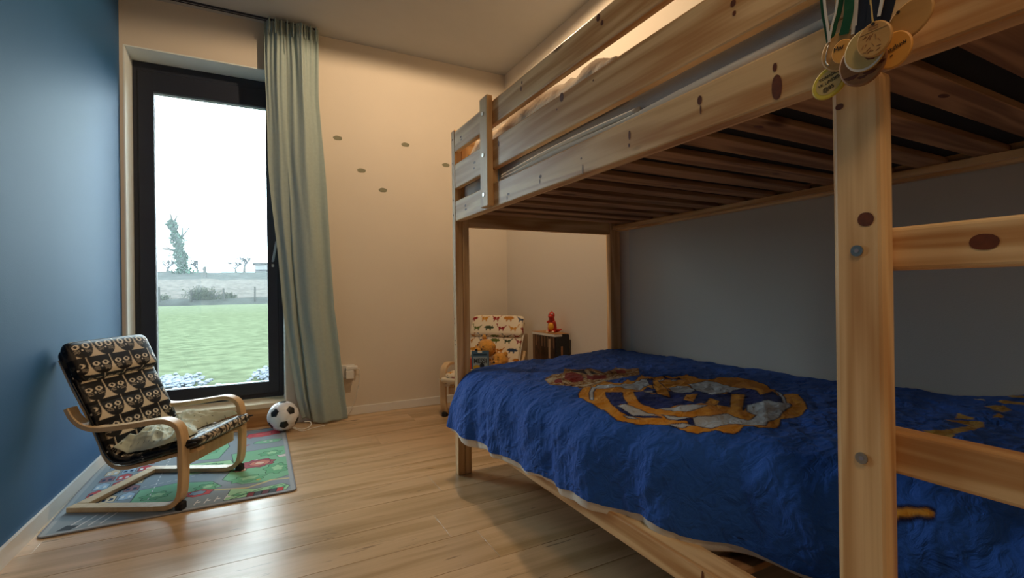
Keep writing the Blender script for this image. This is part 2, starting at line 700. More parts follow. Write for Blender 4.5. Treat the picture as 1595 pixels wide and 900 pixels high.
# reveal lining (white), sill and riser of oak, frame, sash, pane, handle: the window
win = thing('window_1', 'tall dark-framed window with deep white reveal and oak sill', 'window', (-0.27, 3.65, 0.146))
win['kind'] = 'structure'
wo = (-0.27, 3.65, 0.146)


def wb(name, mat, x0, x1, y0, y1, z0, z1, bev=0.002, parent=None, label=None):
    return board(name, mat, x0, x1, y0, y1, z0, z1, parent or win, bev, off=wo, label=label)


YF = 3.662
wb('reveal', 'plaster_white', WX0 - 0.006, WX0 + 0.001, YW - 0.0008, YF + 0.02, WZ0, WZ1 + 0.006, 0)
wb('reveal', 'plaster_white', WX1 - 0.001, WX1 + 0.006, YW - 0.0008, YF + 0.02, WZ0, WZ1 + 0.006, 0)
wb('reveal', 'plaster_white', WX0 + 0.001, WX1 - 0.001, YW - 0.0008, YF + 0.02, WZ1 - 0.001, WZ1 + 0.006, 0)
wb('sill', 'oak_sill_daylit', WX0, WX1, YW - 0.012, YF + 0.01, 0.118, 0.146, 0.002)
wb('riser', 'oak_board', WX0, WX1 + 0.03, YW - 0.006, 3.499, 0.0, 0.117, 0.001)


def ring(name, mat, x0, x1, z0, z1, l, r, b, t, y0, y1, bev=0.003):
    bm = bmesh.new()
    ox, oy, oz = wo
    box_bm(bm, x0 - ox, x0 + l - ox, y0 - oy, y1 - oy, z0 - oz, z1 - oz, bev)
    box_bm(bm, x1 - r - ox, x1 - ox, y0 - oy, y1 - oy, z0 - oz, z1 - oz, bev)
    box_bm(bm, x0 + l - .004 - ox, x1 - r + .004 - ox, y0 - oy + .0006, y1 - oy, z0 - oz, z0 + b - oz, bev)
    box_bm(bm, x0 + l - .004 - ox, x1 - r + .004 - ox, y0 - oy + .0006, y1 - oy, z1 - t - oz, z1 - oz, bev)
    return bm_obj(name, bm, mat, win)


ring('window_frame', 'dark_aluminium', WX0 + 0.002, WX1 - 0.002, WZ0 + .001, WZ1 - 0.002, 0.045, 0.045, 0.045, 0.075, YF, YF + 0.08)
ring('sash', 'dark_aluminium', WX0 + 0.030, WX1 - 0.030, WZ0 + 0.030, WZ1 - 0.062, 0.078, 0.062, 0.078, 0.118, YF - 0.012, YF + 0.06)
ring('glazing_seal', 'seal', WX0 + 0.104, WX1 - 0.088, WZ0 + 0.104, WZ1 - 0.176, 0.006, 0.006, 0.006, 0.008, YF + 0.004, YF + 0.03, 0)
wb('pane', 'glass', WX0 + 0.105, WX1 - 0.089, YF + 0.03, YF + 0.036, WZ0 + 0.105, WZ1 - 0.177, 0)
hv = join([tube([(0.079 - wo[0], YF - 0.012 - wo[1], 1.07 - wo[2]), (0.079 - wo[0], YF - 0.045 - wo[1], 1.07 - wo[2])], 0.008, 10),
           tube([(0.079 - wo[0], YF - 0.045 - wo[1], 1.065 - wo[2]), (0.102 - wo[0], YF - 0.05 - wo[1], 1.20 - wo[2])], 0.008, 10),
           tube([(0.079 - wo[0], YF - 0.0125 - wo[1], 1.03 - wo[2]), (0.079 - wo[0], YF - 0.0195 - wo[1], 1.05 - wo[2])], 0.009, 10)])
obj('handle', *hv, 'chrome', win, smooth=False)

# skirting boards
bl = prism('baseboard_left', 'skirting', [(lw(2.33), 2.33), (lw(YW) , YW), (lw(YW) + 0.010, YW), (lw(2.33) + 0.010, 2.33)], 0.0, 0.060)
prism('board', 'skirting', [(lw(YN), YN), (lw(2.328), 2.328), (lw(2.328) + 0.012, 2.328), (lw(YN) + 0.012, YN)], 0.0, 0.061, bl)
tag(bl, 'white skirting board along the blue wall', 'skirting board', kind='structure')
tag(board('baseboard_far', 'skirting', WX1 + 0.03, XR, YW - 0.012, YW, 0, 0.06), 'pale skirting board under the cream window wall', 'skirting board', kind='structure')
tag(board('baseboard_right', 'skirting', XR - 0.012, XR, YN, YW - 0.012, 0, 0.06), 'pale skirting board behind the bunk bed', 'skirting board', kind='structure')

# curtain track in the ceiling
tr = thing('curtain_rail', 'slim dark curtain rail fixed under the ceiling before the window', 'curtain rail', (-0.15, 3.405, ZC))
for dy in (-0.011, 0.008):
    board('channel', 'dark_aluminium', -0.54, 0.495, dy, dy + 0.004, -0.012, -0.0004, tr, 0)
board('web', 'skirting', -0.54, 0.495, -0.007, 0.008, -0.006, -0.0004, tr, 0)


# curtain
def curtain():
    zt, zb = 2.575, 0.012
    nz, nx = 260, 150
    Z = np.linspace(zt, zb, nz)
    L = np.interp(-Z, [-2.575, -2.3, -2.08, -1.68, -1.4, -1.24, -.92, -.665, -.387, -.169, 0], [.046, .042, .044, .055, .073, .086, .115, .138, .168, .196, .235])
    Rr = np.interp(-Z, [-2.575, -2.13, -1.715, -1.25, -.76, -.498, -.232, 0], [.356, .358, .382, .412, .428, .46, .489, .508])
    F1 = np.interp(-Z, [-2.53, -1.68, -1.24, -.664, -.372, -.136, 0], [.144, .163, .184, .218, .252, .279, .30])
    V = np.zeros((nz, nx, 3))
    s = np.linspace(0, 1, nx)
    for j, z in enumerate(Z):
        t = (zt - z) / (zt - zb)
        a, b, f = L[j], Rr[j], F1[j]
        # x: back panel a..f on s<.42, then the front panel f..b
        k = 0.40
        x = np.where(s < k, a + (f - a + 0.018) * s / k, 0)
        x = np.where(s >= k, f - 0.004 + (b - f + 0.004) * (s - k) / (1 - k), x)
        # depth: pleats on top that calm down towards the hem
        y = 0.019 * np.sin(s * 2 * math.pi * 2.3 + 0.6 + 1.2 * t) * (1 - 0.35 * t)
        y += 0.008 * np.sin(s * 2 * math.pi * 6.3 + 2.0 + 2.0 * t) * (1 - t) ** 2.5
        y += 0.005 * np.sin(s * 2 * math.pi * 5.1 + 1.0 - 3.0 * t)
        y += 0.010 * np.sin(s * 2 * math.pi * 12.0 + 5 * t) * np.exp(-t * 9)
        front = 1 / (1 + np.exp(-(s - k) * 160))
        y -= (front - 0.5) * 0.05 * (0.35 + 0.65 * t)
        y -= 0.020 * t * np.sin(np.clip((s - k) / (1 - k), 0, 1) * math.pi) * (s > k)
        y += 0.008 * (fbm(s * 6 + 3, np.full_like(s, z * 1.3), 3))
        x = x + 0.003 * np.sin(z * 7 + s * 9)
        V[j, :, 0] = x
        V[j, :, 1] = 3.375 + y
        V[j, :, 2] = z + 0.004 * np.sin(s * 20) * (t > .99) + (0.02 * (s < k)) * t
    off = np.array([0.28, 3.375, 0.0])
    V = (V - off).reshape(-1, 3)
    nrm = np.array([0, 0.0025, 0])
    V2 = np.concatenate([V, V + nrm])
    F = grid_faces(nx, nz)
    n = nx * nz
    Fs = [tuple(q) for q in F[:, ::-1]] + [tuple(q + n) for q in F]
    edge = [(i, i + 1) for i in range(nx - 1)] + [((nz - 1) * nx + i + 1, (nz - 1) * nx + i) for i in range(nx - 1)]
    edge += [((j + 1) * nx, j * nx) for j in range(nz - 1)] + [(j * nx + nx - 1, (j + 1) * nx + nx - 1) for j in range(nz - 1)]
    Fs += [(a, b, b + n, a + n) for a, b in edge]
    r = thing('curtain', 'long grey-green curtain drawn to the right of the window', 'curtain', tuple(off))
    obj('cloth', V2, Fs, 'curtain_cloth', r, smooth=True)
    # gathered heading tape: small pinch pleats
    for i in range(9):
        x = 0.07 + i * 0.034 - off[0]
        v, f = ellipsoid((x, -0.022 - 0.004 * (i % 2), 2.53), (0.0065, 0.016, 0.05), 10, 8)
        obj('pleat', v, f, 'curtain_cloth', r, smooth=True)


curtain()

# cloud stickers
SP = [(0.484, 1.909, 'upper one of the two beside the curtain'), (0.955, 1.923, 'highest, alone between curtain and bunk bed'), (0.64, 1.702, 'lower one of the two beside the curtain'),
      (0.787, 1.577, 'lowest of the five'), (1.265, 1.808, 'nearest the bunk bed guard rail')]
for x, z, w in SP:
    n = 40
    pts = []
    for i in range(n):
        a = 2 * math.pi * i / n
        r = 1 + 0.10 * abs(math.sin(a * 2.5 + 0.4)) - 0.04
        pts.append((0.029 * r * math.copysign(abs(math.cos(a)) ** 0.85, math.cos(a)), 0.0145 * r * math.sin(a)))
    V = [(p[0], 0, p[1]) for p in pts] + [(p[0], -0.0012, p[1]) for p in pts]
    F = [tuple(range(n)), tuple(range(2 * n - 1, n - 1, -1))] + [(i, n + i, n + (i + 1) % n, (i + 1) % n) for i in range(n)]
    o = obj('cloud_sticker', V, F, 'sticker_green')
    o.location = (x, YW - 0.0003, z)
    tag(o, 'small grey-green cloud sticker, ' + w, 'sticker', 'cloud stickers on the cream wall')

# plug strip on the wall with an adapter and its lead
so = thing('power_socket', 'cream wall socket with white plug, beside the curtain hem', 'socket', (0.54, YW, 0.31))
board('face_plate', 'skirting', -0.055, 0.035, -0.012, 0, -0.045, 0.04, so, 0.003)
board('plug', 'white_plastic', -0.03, 0.05, -0.05, -0.0125, 0.010, 0.034, so, 0.006)
board('adapter', 'skirting', -0.03, 0.022, -0.058, -0.0125, -0.05, 0.008, so, 0.004)
pts = catmull([(0.045, -0.03, 0.018), (0.066, -0.02, 0.0), (0.068, -0.012, -0.06), (0.05, -0.01, -0.15), (0.02, -0.018, -0.235), (-0.012, -0.03, -0.285), (-0.06, -0.05, -0.3045)], 8)
obj('lead', *tube(pts, 0.0025, 6), 'white_plastic', so, smooth=True)

# ================================================================ BUNK BED
BO = (1.285, 1.07, 0.0)
bed = thing('bunk_bed', 'pine bunk bed with slatted upper bunk and plank guard rails along the grey wall', 'bed', BO)


def bb(name, mat, x0, x1, y0, y1, z0, z1, bev=0.004, parent=None, label=None, seg=2):
    return board(name, mat, x0, x1, y0, y1, z0, z1, parent or bed, bev, off=BO, label=label, seg=seg)


def knots_on(parent, face_x, ks, d=-1):
    for y, z, ry, rz in ks:
        n = 20
        w = face_x + d * 0.0006 - BO[0]
        V = [(w, y - BO[1], z)] + [(w, y - BO[1] + ry * math.cos(2 * math.pi * i / n), z + rz * math.sin(2 * math.pi * i / n) * (1 + 0.06 * math.sin(2 * math.pi * i / n * 2 + 1))) for i in range(n)]
        F = [(0, 1 + i, 1 + (i + 1) % n) for i in range(n)]
        obj('knot', V, F, 'knot_brown', parent)


XF = 0.80
# corner posts
for (x0, x1, y0, y1, z1) in [(XF, 0.834, 2.086, 2.122, 1.592), (1.70, 1.768, 2.082, 2.120, 1.592), (XF, 0.834, 0.02, 0.056, 1.592), (1.70, 1.768, 0.02, 0.058, 1.592)]:
    if x0 == XF:
        p = bb('post', 'pine_z', x0, x1, y0 - 0.004, y1, 0, z1, 0.003)
        q = bb('post', 'pine_z', 0.8355, 0.868, y0 - 0.002, y1, 0, z1, 0.003)
    else:
        bb('post', 'pine_z', x0, x1, y0, y1, 0, z1, 0.003)
# ladder uprights, ladder rungs
u1 = bb('ladder_upright', 'pine_z', XF, 0.830, 0.366, 0.438, 0.0, 1.163, 0.009, seg=3)
knots_on(u1, XF, [(0.390, 0.948, 0.011, 0.011), (0.424, 1.127, 0.006, 0.005)])
bb('ladder_upright', 'pine_z', XF, 0.830, 0.06, 0.13, 0.0, 1.163, 0.009, seg=3)
for z0, z1 in ((0.269, 0.333), (0.57, 0.634), (0.871, 0.935)):
    r_ = bb('rung', 'pine_y', 0.8305, 0.866, 0.062, 0.436, z0, z1, 0.006, seg=3)
    if z0 > 0.8:
        knots_on(r_, 0.8305, [(0.268, 0.904, 0.015, 0.011)])
for (y, z) in ((0.402, 0.902), (0.400, 0.590), (0.40, 0.301)):
    v, f = cyl((XF - 0.0025 - BO[0], y - BO[1], z), (XF + 0.004 - BO[0], y - BO[1], z), 0.0085, 20)
    b_ = obj('bolt', v, f, 'chrome', bed)
    v, f = cyl((XF - 0.0029 - BO[0], y - BO[1], z), (XF - 0.002 - BO[0], y - BO[1], z), 0.0035, 6)
    obj('socket', v, f, 'seal', b_)

# upper side rails
ur = bb('side_rail', 'pine_y', XF, 0.831, 0.058, 2.081, 1.169, 1.262, 0.004)
knots_on(ur, XF, [(1.956, 1.222, .010, .006), (1.952, 1.205, .012, .005), (1.546, 1.197, .010, .005), (1.556, 1.185, .004, .008), (1.321, 1.212, .008, .006), (1.325, 1.197, .003, .008), (1.093, 1.183, .003, .015), (1.10, 1.215, .004, .003),
                   (0.901, 1.222, .004, .012), (0.903, 1.198, .003, .005), (0.69, 1.232, .006, .010), (0.688, 1.212, .002, .010), (0.525, 1.196, .0095, .023), (0.528, 1.232, .004, .008)])
bb('slat_ledge', 'pine_y', 0.8315, 0.848, 0.06, 2.08, 1.174, 1.192, 0.001)
bb('side_rail', 'pine_y', 1.735, 1.767, 0.06, 2.081, 1.163, 1.262, 0.004)
bb('slat_ledge', 'pine_y', 1.714, 1.7345, 0.06, 2.08, 1.172, 1.192, 0.001)
bb('end_rail', 'pine_x', 0.869, 1.699, 2.088, 2.114, 1.146, 1.262, 0.003)
bb('end_rail', 'pine_x', 0.869, 1.699, 0.024, 0.05, 1.146, 1.262, 0.003)
# slats of the upper bunk
for i in range(-4, 11):
    y0 = 0.631 + 0.1285 * i
    o = bb('slat', 'pine_slat_x', 0.832, 1.73, y0, y0 + 0.070, 1.1925, 1.208, 0.0015, seg=1)
    if i % 2 == 0:
        n = 16
        cx = 0.95 + ((i * 0.37) % 1) * 0.6
        V = [(cx - BO[0] + 0.014 * math.cos(6.283 * j / n), y0 + 0.035 - BO[1] + 0.007 * math.sin(6.283 * j / n), 1.1919) for j in range(n)]
        obj('knot', V, [tuple(range(n))], 'knot_brown', o)
# guard boards
g2 = bb('guard_board', 'pine_y', XF, 0.824, 0.37, 2.081, 1.318, 1.432, 0.005)
knots_on(g2, XF, [(1.851, 1.385, .012, .005), (1.855, 1.362, .008, .004), (1.193, 1.420, .010, .014), (1.22, 1.392, .003, .003), (0.609, 1.387, .006, .007), (0.607, 1.367, .004, .005), (1.04, 1.41, .003, .003), (1.62, 1.40, .006, .012)])
g1 = bb('guard_board', 'pine_y', XF, 0.824, 0.37, 2.081, 1.487, 1.582, 0.005)
knots_on(g1, XF, [(1.999, 1.534, .009, .005), (1.995, 1.521, .007, .004), (1.434, 1.557, .004, .006), (1.44, 1.538, .005, .009), (1.02, 1.588, .001, .001), (1.015, 1.566, .008, .010), (1.0, 1.545, .006, .007)])
bb('side_rail', 'pine_y', 1.735, 1.767, 0.06, 2.081, 1.318, 1.43, 0.004)
for z0, z1 in ((1.318, 1.432), (1.487, 1.582)):
    bb('end_board', 'pine_x', 0.869, 1.699, 2.088, 2.112, z0, z1, 0.003)
    bb('end_board', 'pine_x', 0.869, 1.699, 0.026, 0.05, z0, z1, 0.003)
# braces bolted outside the guard boards
for y0, zb in ((1.668, 1.174), (0.372, 1.315)):
    br = bb('brace', 'pine_z', 0.774, 0.7995, y0, y0 + 0.068, zb, 1.600, 0.003)
    bb('bracket', 'pine_z', 0.801, 0.8235, y0 + 0.01, y0 + 0.058, 1.263, 1.317, 0.002)
    for z in (1.222, 1.375, 1.535):
        if z < zb:
            continue
        v, f = cyl((0.7715 - BO[0], y0 + 0.036 - BO[1], z), (0.776 - BO[0], y0 + 0.036 - BO[1], z), 0.0085, 18)
        obj('bolt', v, f, 'chrome', br)
# small bolts on the far post
for z in (0.60, 0.62, 1.20, 1.27, 1.44, 1.55, 0.72, 0.70):
    v, f = cyl((XF - 0.001 - BO[0], 2.105 - BO[1], z), (XF + 0.002 - BO[0], 2.105 - BO[1], z), 0.004, 10)
    obj('bolt', v, f, 'knot_brown', bed)
# lower bunk
lr = bb('side_rail', 'pine_y', XF, 0.874, 0.4392, 2.081, 0.211, 0.270, 0.005)
bb('side_rail', 'pine_y', XF, 0.828, 0.1305, 0.3652, 0.150, 0.25, 0.004)
knots_on(lr, XF, [(1.50, 0.238, .006, .004), (0.70, 0.243, .004, .026), (0.708, 0.225, .003, .01)])
bb('side_rail', 'pine_y', 1.735, 1.767, 0.06, 2.081, 0.211, 0.325, 0.004)
bb('end_rail', 'pine_x', 0.869, 1.699, 2.090, 2.114, 0.211, 0.325, 0.003)
bb('end_rail', 'pine_x', 0.869, 1.699, 0.024, 0.05, 0.211, 0.325, 0.003)
for i in range(14):
    y0 = 0.12 + 0.14 * i
    bb('slat', 'pine_slat_x', 0.8745, 1.7345, y0, y0 + 0.07, 0.235, 0.25, 0.001, seg=1)


# mattresses
def soft_box(name, x0, x1, y0, y1, z0, z1, r, mat, label, cat):
    bm = bmesh.new()
    cx, cy = (x0 + x1) / 2, (y0 + y1) / 2
    box_bm(bm, x0 - cx, x1 - cx, y0 - cy, y1 - cy, 0, z1 - z0, r, 5)
    o = bm_obj(name, bm, mat, None, smooth=True)
    o.location = (cx, cy, z0)
    return tag(o, label, cat)


up = soft_box('mattress', 0.838, 1.732, 0.065, 2.075, 1.2085, 1.345, 0.022, 'mattress_cloth', 'grey mattress on the slats of the upper bunk', 'mattress')
soft_box('mattress', 1.03, 1.732, 0.065, 2.060, 0.2505, 0.440, 0.03, 'white_sheet', 'pale mattress of the lower bunk hidden under the blue duvet', 'mattress')

bm = bmesh.new()
box_bm(bm, -0.425, 0.425, -0.985, 0.985, -0.0008, -0.0001)
bm_obj('base_cloth', bm, 'black_cloth', up)
# hem of the fitted sheet along the upper mattress
ys = np.linspace(0.10, 1.655, 70)
P = [(0.832 + 0.0015 * math.sin(y * 9), y - 1.0, 1.272 + 0.004 * math.sin(y * 5) + 0.012 * max(0, y - 1.1) * math.sin(y * 3)) for y in ys]
v, f = tube([(p[0] - 0.83, p[1], p[2] - 1.272) for p in P], [0.0115 + 0.002 * math.sin(y * 11) for y in ys], 12)
o = obj('fitted_sheet_hem', v, f, 'white_sheet', None, smooth=True)
o.location = (0.8285, 1.0, 1.278)
tag(o, 'cream rolled sheet hem along the edge of the upper bunk mattress', 'sheet')
P = [(0.0, y - 1.0, 0.0) for y in np.linspace(0.9, 1.655, 30)]
v, f = tube([(0.006 * math.sin((p[1] + .1) * 4), p[1], 0.012 * math.sin((p[1] + 0.1) * 4.2)) for p in P], 0.007, 10)
bpy.data.objects['fitted_sheet_hem']
o2 = obj('fold', v, f, 'white_sheet', o, smooth=True)
o2.location = (0.004, 0, 0.012)


# crumpled bedding at the far end of the upper bunk
def lump(name, x0, x1, y0, y1, z0, h, mat, label, cat, seed, nx=70, ny=110, amp=0.014, pw=6.0, fs=9):
    u = np.sin(np.linspace(-1, 1, nx) * R90)
    v = np.sin(np.linspace(-1, 1, ny) * R90)
    U, Vv = np.meshgrid(u, v)
    prof = np.clip(1 - np.abs(U) ** (pw * 2.4), 0, 1) ** 0.5 * np.clip(1 - np.abs(Vv) ** pw, 0, 1) ** 0.5
    X = (x0 + x1) / 2 + U * (x1 - x0) / 2
    Y = (y0 + y1) / 2 + Vv * (y1 - y0) / 2
    n = fbm(X * fs, Y * fs, 4, seed) + 0.8 * ridged(X * fs * 1.2, Y * fs * .8, 3, seed + 5) - 0.5
    Z = prof * (h + amp * 2 * n)
    off = np.array([(x0 + x1) / 2, (y0 + y1) / 2, z0])
    top = np.stack([X - off[0] + amp * .5 * fbm(Y * 14, Z * 20, 2, 3) * (prof > 0), Y - off[1] + amp * .5 * fbm(X * 14, Z * 20 + 9, 2, 7), np.maximum(Z, 0.002)], -1).reshape(-1, 3)
    bot = np.stack([X - off[0], Y - off[1], np.zeros_like(X)], -1).reshape(-1, 3)
    F = grid_faces(nx, ny)
    k = nx * ny
    Fs = [tuple(q) for q in F] + [tuple(q[::-1] + k) for q in F]
    e = [(i + 1, i) for i in range(nx - 1)] + [((ny - 1) * nx + i, (ny - 1) * nx + i + 1) for i in range(nx - 1)]
    e += [(j * nx, (j + 1) * nx) for j in range(ny - 1)] + [((j + 1) * nx + nx - 1, j * nx + nx - 1) for j in range(ny - 1)]
    Fs += [(a, b, b + k, a + k) for a, b in e]
    o = obj(name, np.concatenate([top, bot]), Fs, mat, None, smooth=True)
    o.location = tuple(off)
    return tag(o, label, cat)


lump('pillow', 0.838, 1.35, 0.975, 2.07, 1.3455, 0.180, 'cream_pillow', 'cream crumpled pillow and duvet at the far end of the upper bunk', 'pillow', 3, amp=0.022, pw=9)

